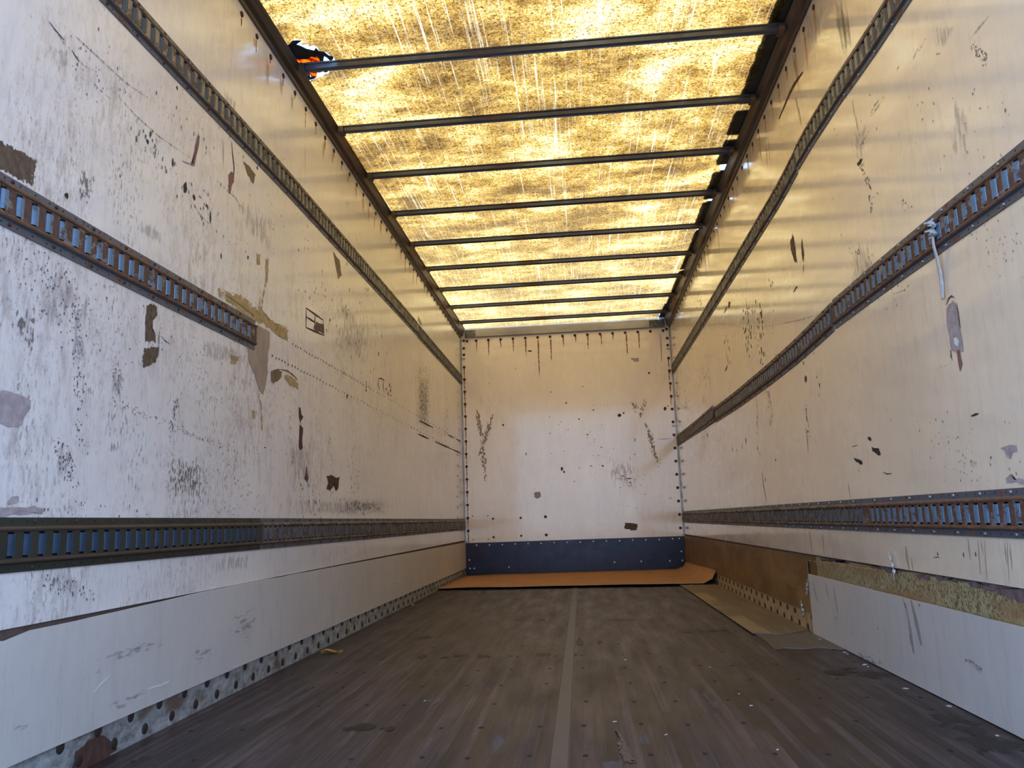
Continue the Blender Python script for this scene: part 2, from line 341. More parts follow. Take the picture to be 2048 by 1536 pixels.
# ------------------------------------------------------------ decals on wall meshes (collected, then merged in the wall)
# plane: 'L' x=0, 'R' x=W, 'B' y=D, 'KL' scuff panel, 'KR' pale panel, 'G' floor
PL = {'L': (0, 0, 1), 'R': (0, W, -1), 'B': (1, D, -1), 'KL': (0, .010, 1), 'KR': (0, W-.0104, -1), 'BL': (0, .0022, 1), 'SR': (0, W+.006, -1), 'G': (2, 0, 1)}
DECALS = {k: [] for k in PL}
def P(pl, px, py, lift=0):
    ax, val, sg = PL[pl]; p = hit(px, py, ax, val); p[ax] = val+sg*lift; return p
LIFT = [0]
def jag(pts, step=.02, amp=.25):
    out = []
    for i, p in enumerate(pts):
        q_ = pts[(i+1) % len(pts)]; d = (q_-p).length; n = max(1, min(14, int(d/step)))
        for k in range(n):
            r = p.lerp(q_, k/n)
            if k: r = r+Vector([random.uniform(-1, 1)*step*amp for _ in range(3)])
            out.append(r)
    return out
def patch(pl, mat, pts, inner=.62, raw=False):
    """polygon of pixel corners laid on a wall plane as a worn patch"""
    ax, val, sg = PL[pl]; LIFT[0] = (LIFT[0]+1) % 12
    lift = .0006+.00012*LIFT[0]
    w = pts if raw else [hit(x, y, ax, val) for x, y in pts]
    w = jag([Vector(p) for p in w])
    c = sum(w, Vector())/len(w)
    for p in w+[c]: p[ax] = val+sg*lift
    DECALS[pl].append((mat, w, c, inner))
def box_patch(pl, mat, px, py, wx, wz):
    """small upright mark centred at a pixel, size in metres (along, up)"""
    ax, val, sg = PL[pl]; c = hit(px, py, ax, val)
    u = Vector((0, 1, 0)) if ax == 0 else Vector((1, 0, 0)); v = Vector((0, 0, 1)) if ax != 2 else Vector((0, 1, 0))
    k = 6; r = random.random
    patch(pl, mat, [c+u*(wx*.5*math.cos(t*math.tau/k)*(.7+.6*r()))+v*(wz*.5*math.sin(t*math.tau/k)*(.7+.6*r())) for t in range(k)], raw=True)
def stroke(pl, mat, pts, wid):
    """tapering stroke along pixel points, width in metres"""
    ax, val, sg = PL[pl]; w = [hit(x, y, ax, val) for x, y in pts]
    nrm = Vector((0, 0, 0)); nrm[ax] = 1; L_, R_ = [], []
    for i, p in enumerate(w):
        t = (w[min(i+1, len(w)-1)]-w[max(i-1, 0)]).normalized(); n = nrm.cross(t)
        k = .35+.65*math.sin(math.pi*(i+.35)/(len(w)-.3)); L_.append(p+n*wid*k*.5); R_.append(p-n*wid*k*.5)
    # strip quads as separate decals so bends stay clean
    LIFT[0] = (LIFT[0]+1) % 12; lift = .0006+.00012*LIFT[0]
    for p in L_+R_+w: p[ax] = val+sg*lift
    DECALS[pl].append((mat, (L_, R_, w), None, 0))
def add_decals(b, pl, base):
    for mat, w, c, inner in DECALS[pl]:
        mi = base+DEC.index(mat)
        if c is None:
            L_, R_, cen = w
            a = [b.vert(p, .0) for p in L_]; e = [b.vert(p, .0) for p in R_]; m_ = [b.vert(p, 1. if 0 < i < len(cen)-1 else .5) for i, p in enumerate(cen)]
            for i in range(len(cen)-1):
                b.face((a[i], m_[i], m_[i+1], a[i+1]), mi); b.face((m_[i], e[i], e[i+1], m_[i+1]), mi)
            continue
        o = [b.vert(p, 0.) for p in w]; i_ = [b.vert(c.lerp(p, inner), 1.) for p in w]; cc = b.vert(c, 1.); n = len(w)
        for k in range(n):
            b.face((o[k], o[(k+1) % n], i_[(k+1) % n], i_[k]), mi); b.face((i_[k], i_[(k+1) % n], cc), mi)
def specks(pl, mat, x0, y0, x1, y1, n, jx=6, s=(.006, .016)):
    if mat == 'black': mat = 'nick'; n = int(n*1.2)
    for _ in range(n):
        t = random.random(); k = .45+random.random()**2*1.0
        box_patch(pl, mat, x0+(x1-x0)*t+random.uniform(-jx, jx), y0+(y1-y0)*t+random.uniform(-jx, jx), s[0]*k, s[1]*k)

# ---- left wall marks
patch('L', 'brown', [(-30, 262), (20, 285), (45, 300), (70, 313), (78, 325), (74, 350), (71, 380), (-30, 325)])
patch('L', 'brown', [(292, 606), (302, 602), (316, 612), (316, 628), (306, 640), (305, 662), (311, 668), (312, 690), (289, 688), (289, 650)], .7)
patch('L', 'brown', [(287, 694), (319, 692), (319, 712), (311, 728), (296, 736), (284, 738), (282, 715)])
stroke('L', 'brown', [(319, 663), (317, 680), (318, 694)], .006); stroke('L', 'brown', [(322, 672), (330, 682), (340, 688)], .006)
patch('L', 'grey', [(-20, 781), (20, 782), (45, 790), (63, 801), (61, 818), (45, 846), (38, 855), (15, 855), (-20, 846)], .85)
patch('L', 'grey', [(14, 1003), (22, 993), (36, 991), (37, 1003), (28, 1008), (14, 1011)], .8)
patch('L', 'grey', [(-10, 1013), (20, 1014), (50, 1015), (68, 1011), (90, 1017), (84, 1028), (40, 1031), (-10, 1033)], .85)
patch('L', 'pink', [(384, 327), (389, 300), (394, 273), (399, 269), (398, 285), (393, 308), (388, 333), (380, 331)], .8)
stroke('L', 'black', [(397, 264), (396, 270), (395, 276)], .004); stroke('L', 'grey', [(364, 322), (374, 326), (384, 329)], .008)
stroke('L', 'spray', [(445, 277), (446, 300), (447, 322), (446, 341)], .016)
stroke('L', 'maroon', [(463, 283), (465, 310), (468, 335), (467, 360)], .012)
patch('L', 'pink', [(462, 342), (467, 345), (468, 363), (463, 372), (460, 389), (457, 388), (457, 363), (456, 350)], .75)
for a in (((612, 616), (646, 640)), ((612, 616), (612, 655)), ((612, 655), (648, 671)), ((646, 640), (648, 671)), ((613, 634), (630, 645)), ((630, 630), (629, 650))):
    stroke('L', 'maroon', [a[0], ((a[0][0]+a[1][0])/2, (a[0][1]+a[1][1])/2), a[1]], .014)
patch('L', 'purple', [(632, 642), (646, 648), (648, 668), (632, 662), (626, 655)])
patch('L', 'yel', [(425, 572), (452, 577), (480, 586), (500, 602), (530, 630), (536, 655), (520, 652), (505, 648), (480, 628), (455, 606), (432, 592)])
patch('L', 'yel', [(505, 600), (540, 636), (560, 648), (582, 662), (580, 686), (556, 674), (532, 655), (515, 640)])
for k in range(9): stroke('L', 'smear', [(520+k*4, 628+k*5+random.uniform(-3, 3)), (545+k*2, 645+k*3.6), (575, 655+k*3.2)], .006)
for k in range(7): stroke('L', 'smear', [(440+k*9, 584+k*5), (470+k*7, 602+k*6), (500+k*4, 626+k*3)], .005)
patch('L', 'yel', [(511, 504), (521, 507), (521, 532), (513, 530)]); patch('L', 'yel', [(530, 514), (538, 512), (538, 535), (535, 572), (530, 575)])
stroke('L', 'yel', [(533, 560), (526, 590), (522, 620), (530, 645)], .03); stroke('L', 'yel', [(520, 580), (519, 610), (522, 640)], .02)
patch('L', 'tape', [(509, 648), (539, 662), (539, 690), (537, 700), (534, 750), (520, 765), (505, 745), (496, 722), (494, 695), (509, 692)], .85)
patch('L', 'tape', [(508, 740), (536, 742), (532, 765), (526, 790), (518, 780), (512, 762)], .8)
patch('L', 'smear', [(540, 742), (556, 736), (566, 742), (560, 760), (545, 770), (540, 765)]); patch('L', 'yel', [(566, 744), (584, 750), (598, 768), (598, 782), (580, 774), (568, 760)])
stroke('L', 'smear', [(556, 738), (575, 742), (588, 752), (597, 762)], .016)
patch('L', 'yel', [(458, 708), (480, 712), (472, 732), (460, 730)]); patch('L', 'scuff', [(395, 672), (440, 680), (495, 712), (505, 735), (470, 722), (430, 725), (395, 712)])
stroke('L', 'yel', [(516, 780), (522, 810), (524, 850), (523, 880)], .03); stroke('L', 'yel', [(518, 762), (516, 790), (521, 820)], .02)
stroke('L', 'white', [(511, 744), (523, 745), (535, 744)], .005); patch('L', 'yel', [(503, 818), (512, 818), (510, 840), (503, 838)])
for t in range(60):      # two rows of old nail holes where a track was taken off
    k = t/60; x = 585+338*k; y = 688+190*k+14*math.sin(k*3)*.2
    box_patch('L', 'black', x+random.uniform(-1, 1), 688+(x-585)*.574+random.uniform(-1, 1), .013+.022*(k > .72), .014)
    x = 545+378*k; yy = 712+(x-545)*.513
    box_patch('L', 'black', x+random.uniform(-1, 1), yy+random.uniform(-1, 1), .013+.022*(k > .72), .014)
for x0, x1 in ((836, 858), (870, 905), (905, 922)): stroke('L', 'black', [(x0, 868+(x0-836)*.45), ((x0+x1)/2, 868+((x0+x1)/2-836)*.45), (x1, 868+(x1-836)*.45)], .022)
for x0, x1 in ((838, 866), (895, 908), (912, 922)): stroke('L', 'black', [(x0, 841+(x0-838)*.5), ((x0+x1)/2, 841+((x0+x1)/2-838)*.5), (x1, 841+(x1-838)*.5)], .020)
patch('L', 'maroon', [(597, 812), (601, 815), (603, 830), (607, 833), (602, 842), (601, 848), (597, 835)]); patch('L', 'maroon', [(599, 848), (606, 855), (604, 880), (606, 898), (600, 903), (597, 895), (598, 870)], .75)
patch('L', 'maroon', [(612, 930), (615, 945), (617, 958), (613, 966), (608, 958), (611, 945)]); patch('L', 'maroon', [(652, 952), (664, 950), (672, 955), (680, 953), (677, 978), (672, 984), (668, 968), (660, 983), (652, 980), (656, 966)], .7)
stroke('L', 'maroon', [(757, 757), (763, 757), (768, 761)], .012); stroke('L', 'maroon', [(757, 757), (756, 768), (759, 779)], .012); stroke('L', 'maroon', [(768, 761), (766, 774), (768, 784)], .012)
for a, b_ in ((772, 778), (776, 788), (779, 770), (781, 781)): box_patch('L', 'maroon', a, b_, .02, .03)
stroke('L', 'maroon', [(778, 770), (783, 775), (780, 782), (783, 790), (778, 792)], .010); box_patch('L', 'black', 732, 781, .03, .02); box_patch('L', 'black', 694, 793, .03, .035)
for x, y, s_, h_ in ((354, 176, .02, .035), (300, 268, .02, .05), (295, 283, .03, .03), (345, 325, .02, .06), (370, 375, .05, .09), (388, 395, .04, .05), (413, 412, .04, .02), (420, 435, .025, .09), (495, 515, .02, .03), (442, 512, .02, .05), (530, 895, .04, .012), (133, 392, .035, .03), (240, 352, .012, .02), (660, 640, .03, .03), (514, 336, .03, .03), (597, 500, .02, .03)): box_patch('L', 'black', x, y, s_*.62, h_*.62)
specks('L', 'black', 280, 260, 350, 345, 26, 18, (.010, .018)); specks('L', 'black', 370, 370, 425, 440, 30, 22, (.009, .018)); specks('L', 'black', 440, 440, 490, 520, 16, 25, (.007, .014))
specks('L', 'black', 60, 500, 170, 700, 120, 40, (.006, .007)); specks('L', 'black', 150, 600, 165, 900, 90, 12, (.007, .008)); specks('L', 'black', 115, 880, 145, 965, 70, 14, (.007, .008))
specks('L', 'black', 225, 725, 245, 800, 40, 10, (.006, .008)); specks('L', 'black', 352, 800, 342, 862, 40, 5, (.007, .012)); specks('L', 'black', 215, 800, 480, 905, 90, 7, (.006, .006))
specks('L', 'black', 350, 858, 460, 900, 40, 4, (.006, .010)); specks('L', 'black', 620, 560, 700, 720, 60, 30, (.010, .022)); specks('L', 'black', 846, 730, 848, 860, 60, 8, (.012, .030))
specks('L', 'black', 890, 790, 893, 940, 30, 4, (.014, .03)); specks('L', 'black', 660, 800, 664, 990, 40, 5, (.007, .014)); specks('L', 'black', 580, 820, 585, 930, 30, 4, (.006, .014))
specks('L', 'black', 700, 560, 760, 760, 60, 34, (.012, .028)); specks('L', 'black', 700, 900, 720, 1030, 40, 10, (.010, .02)); specks('L', 'black', 600, 960, 640, 1035, 50, 16, (.008, .02))
specks('L', 'black', 440, 900, 500, 1030, 70, 30, (.006, .012)); specks('L', 'black', 80, 1160, 180, 1190, 40, 16, (.006, .008)); specks('L', 'black', 150, 60, 260, 240, 30, 40, (.007, .012))
specks('L', 'black', 0, 450, 700, 980, 240, 60, (.005, .008)); specks('L', 'black', 350, 230, 780, 560, 110, 60, (.007, .016)); specks('L', 'black', 20, 1010, 700, 1040, 60, 16, (.006, .01))
for pts in ([(98, 45), (120, 75), (145, 105)], [(120, 45), (180, 100), (250, 165), (310, 205)], [(150, 110), (165, 130), (195, 145)], [(170, 150), (200, 180), (220, 198)], [(225, 180), (270, 230), (320, 275), (380, 315)], [(420, 350), (470, 395), (500, 440)], [(380, 395), (400, 430), (420, 450)]): stroke('L', 'spray', pts, .012)
for pts in ([(97, 42), (110, 60), (128, 80)], [(143, 100), (150, 112), (158, 124)]): stroke('L', 'black', pts, .006)
for g in ([(85, 80), (150, 95), (140, 150), (90, 130)], [(60, 490), (150, 530), (190, 600), (110, 700), (60, 640)], [(140, 560), (180, 580), (175, 760), (140, 760)], [(225, 720), (250, 730), (245, 810), (220, 800)], [(560, 860), (640, 880), (640, 990), (560, 980)], [(100, 870), (160, 880), (150, 970), (100, 970)], [(660, 560), (760, 640), (740, 760), (650, 700)], [(440, 160), (480, 200), (480, 260), (440, 215)], [(540, 990), (740, 1000), (740, 1035), (540, 1035)], [(620, 60), (600, 10), (640, 0), (660, 60)], [(460, 380), (560, 430), (560, 520), (470, 470)], [(80, 1150), (180, 1150), (180, 1185), (90, 1195)], [(400, 1110), (520, 1100), (515, 1140), (405, 1160)], [(275, 430), (340, 470), (320, 500), (260, 455)]): patch('L', 'scuff', g, .35)
for g in ([(150, 330), (190, 350), (185, 420), (150, 400)], [(20, 600), (80, 620), (80, 720), (20, 700)], [(320, 900), (420, 920), (420, 1010), (320, 1000)], [(660, 990), (780, 1000), (780, 1030), (660, 1030)], [(830, 720), (862, 740), (862, 880), (830, 870)]): patch('L', 'speck', g, .3)
for k in range(26):          # rust runs under the rail bolts, left and right
    y = 2.965+.16*k; h_ = random.choice((.03, .05, .06, .09)); h_ *= 1.2 if k in (5, 6, 7) else .8
    c0 = Vector((0, y, 2.805)); patch('L', 'rust', [c0+Vector((0, -.007, 0)), c0+Vector((0, .007, 0)), c0+Vector((0, .004, -h_)), c0+Vector((0, -.004, -h_))], .5, raw=True)
for k in range(26):
    y = 3.1+.16*k; h_ = random.uniform(.05, .17)
    if random.random() < .75:
        c0 = Vector((0, y+random.uniform(-.02, .02), 2.80)); patch('L', 'halo', [c0+Vector((0, -.035, 0)), c0+Vector((0, .035, 0)), c0+Vector((0, .02, -h_)), c0+Vector((0, -.02, -h_))], .3, raw=True)
for k in range(24):
    y = 3.26+.16*k; c0 = Vector((W, y, 2.81-.0085*(y-3))); h_ = random.uniform(.03, .12)
    patch('R', 'rust', [c0+Vector((0, -.006, 0)), c0+Vector((0, .006, 0)), c0+Vector((0, .003, -h_)), c0+Vector((0, -.003, -h_))], .5, raw=True)
    if random.random() < .5: patch('R', 'halo', [c0+Vector((0, -.03, 0)), c0+Vector((0, .03, 0)), c0+Vector((0, .02, -2.2*h_)), c0+Vector((0, -.02, -2.2*h_))], .3, raw=True)
stroke('L', 'black', [(610, 288), (610, 320), (611, 348)], .003)
patch('L', 'smear', [(486, 320), (500, 332), (512, 350), (508, 372), (495, 352)]); patch('L', 'smear', [(665, 500), (680, 520), (684, 555), (676, 560), (670, 530)])
patch('L', 'spray', [(835, 628), (842, 640), (846, 655), (840, 650), (834, 640)])
# ---- right wall marks
for pts, w_ in (([(1678, -20), (1684, 30), (1690, 70), (1693, 120)], .06), ([(1668, 0), (1676, 50), (1688, 110)], .05), ([(1690, 0), (1698, 50), (1702, 95)], .03), ([(1585, 100), (1590, 130), (1595, 165)], .05), ([(1592, 195), (1598, 225), (1604, 255)], .04), ([(1535, 260), (1540, 320), (1542, 400)], .03), ([(1705, 200), (1712, 240), (1720, 280)], .03), ([(1528, 240), (1533, 300), (1536, 350)], .02)): stroke('R', 'spray', pts, w_)
for k in range(7): stroke('R', 'black', [(1672+k*3.4, 5+k*4), (1680+k*3.2, 50+k*3), (1686+k*2.6, 100-k*2)], .005)
stroke('R', 'maroon', [(1606, 144), (1596, 158), (1588, 170), (1580, 186), (1572, 205), (1558, 238)], .024)
patch('R', 'brown', [(1585, 464), (1589, 480), (1592, 505), (1595, 528), (1590, 526), (1582, 500), (1580, 485)], .7); patch('R', 'brown', [(1604, 472), (1606, 490), (1609, 510), (1607, 527), (1603, 510), (1602, 490)], .7)
stroke('R', 'maroon', [(1608, 529), (1607, 537), (1606, 546)], .010); patch('R', 'brown', [(1592, 572), (1596, 572), (1589, 584), (1586, 586)], .7); patch('R', 'brown', [(1457, 602), (1461, 604), (1460, 615), (1456, 617)])
patch('R', 'grey', [(1898, 606), (1906, 600), (1912, 604), (1917, 640), (1926, 680), (1928, 705), (1912, 708), (1902, 700), (1893, 640), (1893, 615)], .85)
stroke('R', 'brown', [(1893, 610), (1897, 598), (1904, 592), (1910, 596)], .010); stroke('R', 'brown', [(1914, 605), (1919, 640), (1922, 660)], .010)
patch('R', 'pink', [(1914, 700), (1920, 698), (1926, 728), (1921, 745), (1918, 730)], .7); stroke('R', 'brown', [(1902, 700), (1903, 712), (1905, 722)], .010)
stroke('R', 'spray', [(1880, 735), (1892, 732), (1903, 725)], .006)
patch('R', 'white', [(1908, 676), (1914, 674), (1919, 682), (1917, 694), (1910, 688)], .8)
box_patch('R', 'brown', 1612, 758, .042, .040); box_patch('R', 'brown', 1634, 755, .016, .018); box_patch('R', 'brown', 1639, 770, .016, .026)
patch('R', 'black', [(1743, 893), (1758, 896), (1763, 910), (1758, 912), (1745, 903)], .7); patch('R', 'black', [(1706, 915), (1716, 918), (1726, 924), (1725, 930), (1712, 924)]); patch('R', 'black', [(1735, 874), (1743, 876), (1743, 883), (1737, 880)])
stroke('R', 'black', [(1766, 944), (1775, 948), (1784, 947)], .006); stroke('R', 'black', [(1943, 832), (1951, 829), (1958, 827)], .009); stroke('R', 'black', [(1703, 893), (1710, 892), (1716, 890)], .004)
patch('R', 'grey', [(2001, 896), (2012, 892), (2034, 890), (2036, 902), (2026, 905), (2022, 918), (2014, 914), (2010, 902)], .8); patch('R', 'grey', [(2011, 957), (2022, 946), (2028, 958), (2060, 960), (2060, 967), (2014, 966)], .8)
specks('R', 'black', 1513, 800, 1516, 872, 26, 2, (.010, .018)); specks('R', 'black', 1535, 780, 1543, 852, 40, 5, (.010, .018)); specks('R', 'brown', 1612, 810, 1618, 875, 16, 2, (.010, .02))
stroke('R', 'maroon', [(1612, 856), (1615, 880), (1617, 905)], .008); stroke('R', 'brown', [(1524, 940), (1527, 970), (1533, 1002)], .018); stroke('R', 'brown', [(1697, 966), (1699, 980), (1701, 996)], .006)
specks('R', 'black', 1718, 315, 1740, 380, 34, 6, (.008, .012)); patch('R', 'black', [(1722, 317), (1726, 317), (1722, 328), (1716, 334), (1715, 326)]); stroke('R', 'black', [(1736, 365), (1740, 373), (1743, 380)], .008)
specks('R', 'black', 1945, 85, 1972, 125, 34, 9, (.007, .009)); specks('R', 'black', 1740, 390, 1745, 425, 10, 3, (.008, .014)); specks('R', 'black', 1707, 492, 1722, 512, 12, 3, (.010, .012))
specks('R', 'black', 1400, 740, 1412, 850, 26, 8, (.016, .03)); specks('R', 'black', 1500, 610, 1520, 690, 26, 8, (.012, .02)); specks('R', 'black', 1372, 700, 1380, 830, 18, 8, (.02, .04)); specks('R', 'black', 1540, 560, 1546, 580, 12, 3, (.012, .02))
specks('R', 'black', 1700, 480, 1790, 600, 60, 26, (.005, .012)); specks('R', 'black', 1800, 400, 1820, 420, 12, 6, (.006, .01)); specks('R', 'black', 1600, 300, 2040, 250, 70, 110, (.005, .010)); specks('R', 'black', 1500, 900, 2040, 880, 70, 90, (.005, .010))
specks('R', 'black', 1940, 440, 2040, 520, 60, 40, (.004, .007)); specks('R', 'black', 1880, 860, 1960, 950, 40, 30, (.005, .008)); specks('R', 'black', 1450, 560, 1600, 760, 40, 60, (.010, .018))
for pts in ([(1840, 90), (1830, 110), (1820, 130)], [(1855, 70), (1842, 95), (1838, 105)], [(1770, 190), (1755, 215), (1740, 235)], [(1765, 192), (1750, 210), (1735, 240)], [(1745, 250), (1725, 285), (1715, 300)], [(1800, 125), (1797, 135), (1792, 142)], [(1980, 30), (1955, 60), (1940, 80)], [(1870, 110), (1875, 108), (1885, 106)], [(1525, 655), (1600, 640), (1650, 625)], [(1780, 590), (1810, 580), (1820, 568)]): stroke('R', 'spray', pts, .012)
for g in ([(1870, 40), (1920, 40), (1900, 100), (1860, 110)], [(1700, 250), (1740, 240), (1730, 330), (1700, 320)], [(1900, 180), (1950, 200), (1940, 330), (1895, 330)], [(1700, 470), (1760, 470), (1760, 560), (1690, 600)], [(1750, 540), (1900, 440), (1900, 470), (1760, 580)], [(1930, 910), (1965, 920), (1960, 945), (1930, 935)], [(1600, 0), (1660, 0), (1640, 120), (1600, 100)]): patch('R', 'scuff', g, .35)
for g in ([(1330, 640), (1345, 650), (1347, 900), (1340, 900)], ): pass
for x, t0, t1 in ((1937, 1078, 1120), (1957, 1080, 1150), (1970, 1080, 1160), (2010, 1080, 1130), (2014, 1078, 1165), (2020, 1085, 1140), (1962, 1076, 1110)): stroke('R', 'runny', [(x, t0), (x+2, (t0+t1)/2), (x+5, t1)], .007)
for pts, w_ in (([(1618, 1062), (1622, 1085), (1625, 1108)], .022), ([(1645, 1068), (1647, 1090), (1649, 1112)], .020), ([(1812, 1092), (1815, 1120), (1820, 1142)], .024), ([(1823, 1115), (1825, 1130), (1827, 1145)], .012)): stroke('R', 'drip', pts, w_)
for x, y in ((1876, 1108), (1952, 1108), (1928, 1110)): box_patch('R', 'black', x, y, .006, .018)
stroke('R', 'black', [(1868, 1115), (1874, 1114), (1880, 1115)], .004)
for a in ((1395, 590, 1400, 620, 8, 6), (1410, 735, 1418, 770, 10, 8), (1490, 600, 1500, 720, 22, 9), (1515, 600, 1525, 730, 22, 7), (1450, 670, 1458, 740, 8, 5), (1378, 650, 1385, 700, 6, 5), (1440, 860, 1560, 960, 10, 40)):
    for _ in range(a[4]):
        t = random.random(); box_patch('R', 'brown', a[0]+(a[2]-a[0])*t+random.uniform(-a[5], a[5]), a[1]+(a[3]-a[1])*t+random.uniform(-5, 5), random.uniform(.012, .024), random.uniform(.02, .05))
for a in ((1455, 730, 5), (1493, 655, 5), (1454, 612, 6)): stroke('R', 'brown', [(a[0], a[1]), (a[0]-a[2]*.3, a[1]+a[2]), (a[0]-a[2], a[1]+a[2]*2.4)], .03)
stroke('R', 'drip', [(1492, 595), (1494, 620), (1500, 660)], .03)
# faint tan spots in a column beside the corner, right then left wall
for k in range(12): box_patch('R', 'mist', 1352+k*1.4, 760+k*26, .13, .035)
for k in range(7): box_patch('L', 'mist', 915, 910+k*21, .14, .035)
# ---- substrate band below the right liner
for g in ([(1730, 1127), (1760, 1131), (1805, 1139), (1806, 1144), (1795, 1147), (1780, 1146), (1765, 1139), (1748, 1138)], [(1833, 1147), (1862, 1151), (1862, 1160), (1836, 1157)], [(1872, 1151), (1916, 1158), (1918, 1167), (1875, 1160)], [(1925, 1160), (2060, 1178), (2060, 1192), (1990, 1182), (1940, 1172)], [(1990, 1175), (2060, 1188), (2060, 1206), (2020, 1200), (2000, 1190)], [(1640, 1116), (1700, 1124), (1700, 1127), (1640, 1120)]): patch('SR', 'purple', g, .8)
for pts in ([(1395, 1083), (1430, 1090), (1480, 1099)], [(1490, 1100), (1540, 1108), (1590, 1117)], [(1600, 1118), (1680, 1130), (1760, 1140)]): stroke('SR', 'yel', pts, .022)
# ---- panel marks
for pts, w_ in (([(1626, 1162), (1630, 1185), (1635, 1202)], .018), ([(1651, 1165), (1654, 1180), (1657, 1196)], .016), ([(1667, 1170), (1671, 1200), (1676, 1225)], .018), ([(1810, 1205), (1820, 1260), (1828, 1307)], .030), ([(1822, 1200), (1834, 1250), (1843, 1290)], .034), ([(1806, 1195), (1816, 1240), (1822, 1290)], .012)): stroke('KR', 'drip', pts, w_)
stroke('KR', 'white', [(1811, 1216), (1815, 1235), (1820, 1268)], .006)
patch('KR', 'hscuff', [(1920, 1312), (1950, 1322), (1975, 1340), (1968, 1350), (1945, 1335)], .5); stroke('KR', 'speck', [(1925, 1316), (1950, 1328), (1972, 1345)], .02); patch('KR', 'hscuff', [(1660, 1290), (1760, 1310), (1800, 1345), (1740, 1330)], .3)
box_patch('KR', 'black', 1839, 1210, .008, .010); box_patch('KR', 'black', 1705, 1268, .008, .012); box_patch('KR', 'black', 1756, 1257, .006, .012); box_patch('KR', 'grey', 1672, 1236, .014, .016)
for g in ([(150, 1330), (230, 1300), (350, 1270), (340, 1290), (220, 1330)], [(460, 1215), (520, 1230), (500, 1290), (450, 1285)], [(380, 1290), (430, 1290), (420, 1330), (380, 1330)], [(200, 1410), (300, 1370), (310, 1380), (210, 1430)], [(20, 1450), (70, 1440), (60, 1470), (20, 1480)]): patch('KL', 'hscuff', g, .3)
for pts in ([(470, 1240), (490, 1225), (515, 1215)], [(475, 1290), (495, 1278), (515, 1270)], [(212, 1425), (240, 1412), (270, 1400)], [(160, 1360), (180, 1350), (215, 1335)], [(60, 1325), (62, 1330), (66, 1332)]): stroke('KL', 'hscuff', pts, .03)
for pts in ([(186, 1385), (200, 1368), (219, 1351)], [(318, 1372), (330, 1366), (338, 1362)], [(465, 1334), (470, 1332), (476, 1331)], [(780, 1162), (795, 1161), (810, 1163)], [(295, 1378), (310, 1373), (320, 1370)]): stroke('KL', 'white', pts, .006)
patch('BL', 'maroon', [(150, 1500), (175, 1478), (205, 1468), (232, 1482), (236, 1500), (215, 1520), (160, 1545), (140, 1540)])
stroke('BL', 'smear', [(300, 1478), (420, 1418), (560, 1346), (700, 1274)], .02)
# ---- bulkhead marks (tape ghosts, nicks)
for pts in ([(951, 815), (956, 835), (962, 865), (966, 890)], [(986, 828), (981, 845), (975, 862), (967, 885), (961, 905)], [(966, 885), (966, 905), (968, 925), (971, 962)], [(961, 895), (963, 910), (967, 920)]): stroke('B', 'ghost', pts, .085)
for pts in ([(1262, 803), (1270, 815), (1283, 834)], [(1290, 795), (1286, 812), (1280, 834)], [(1289, 846), (1299, 870), (1306, 895), (1319, 934)]): stroke('B', 'ghost', pts, .09)
stroke('B', 'brown', [(1301, 893), (1306, 892), (1313, 891)], .012)
patch('B', 'brown', [(1249, 1044), (1276, 1048), (1274, 1061), (1262, 1062), (1259, 1059), (1247, 1057)], .8)
patch('B', 'grey', [(1068, 985), (1080, 983), (1082, 994), (1074, 998), (1069, 995)], .8); patch('B', 'grey', [(1260, 716), (1277, 715), (1278, 723), (1268, 724)], .8)
for x, y, s_, h_ in ((1006, 850, .03, .03), (1052, 908, .012, .04), (1239, 831, .045, .05), (1247, 826, .03, .025), (1124, 938, .03, .06), (1128, 944, .02, .03), (1182, 932, .04, .01), (1258, 957, .06, .014), (1206, 932, .015, .03), (1132, 806, .025, .02), (1227, 897, .01, .012), (1270, 880, .012, .05), (1060, 702, .06, .02), (1175, 869, .02, .02), (1102, 784, .03, .012), (1298, 746, .03, .03), (1165, 773, .03, .01), (1187, 820, .03, .015), (1245, 952, .03, .012), (1260, 965, .02, .02), (1330, 817, .035, .05), (1336, 812, .02, .02), (1158, 838, .02, .02)): box_patch('B', 'black', x, y, s_, h_)
stroke('B', 'drip', [(1316, 878), (1330, 878), (1343, 877)], .012)
specks('B', 'black', 1150, 860, 1300, 1000, 50, 60, (.012, .014)); specks('B', 'black', 940, 720, 1330, 1040, 60, 40, (.010, .012))
0 and patch('B', 'scuff', [(1130, 1000), (1200, 980), (1260, 1000), (1240, 1050), (1150, 1050)], .3); patch('B', 'scuff', [(1200, 900), (1290, 920), (1280, 990), (1210, 970)], .3)
for k, (px_, h_) in enumerate(((953, .15), (977, .22), (1001, .12), (1026, .2), (1051, .24), (1076, .5), (1101, .34), (1126, .16), (1151, .1), (1175, .2), (1202, .15), (1226, .1), (1252, .3), (1277, .22))):
    c0 = hit(px_, 680-(px_-953)*.051, 1, D); patch('B', 'rust', [c0+Vector((-.010, 0, 0)), c0+Vector((.010, 0, 0)), c0+Vector((.003, 0, -h_)), c0+Vector((-.003, 0, -h_))], .5, raw=True)
for z in [2.44-.148*k for k in range(14)]:
    for x in (.04, 2.458):
        if x > 1 and z < 1.9: continue
        h_ = .14; c0 = Vector((x, D, z)); patch('B', 'rust', [c0+Vector((-.007, 0, 0)), c0+Vector((.007, 0, 0)), c0+Vector((.004, 0, -h_)), c0+Vector((-.004, 0, -h_))], .6, raw=True)
stroke('B', 'drip', [(1321, 668), (1322, 690), (1323, 722)], .02)
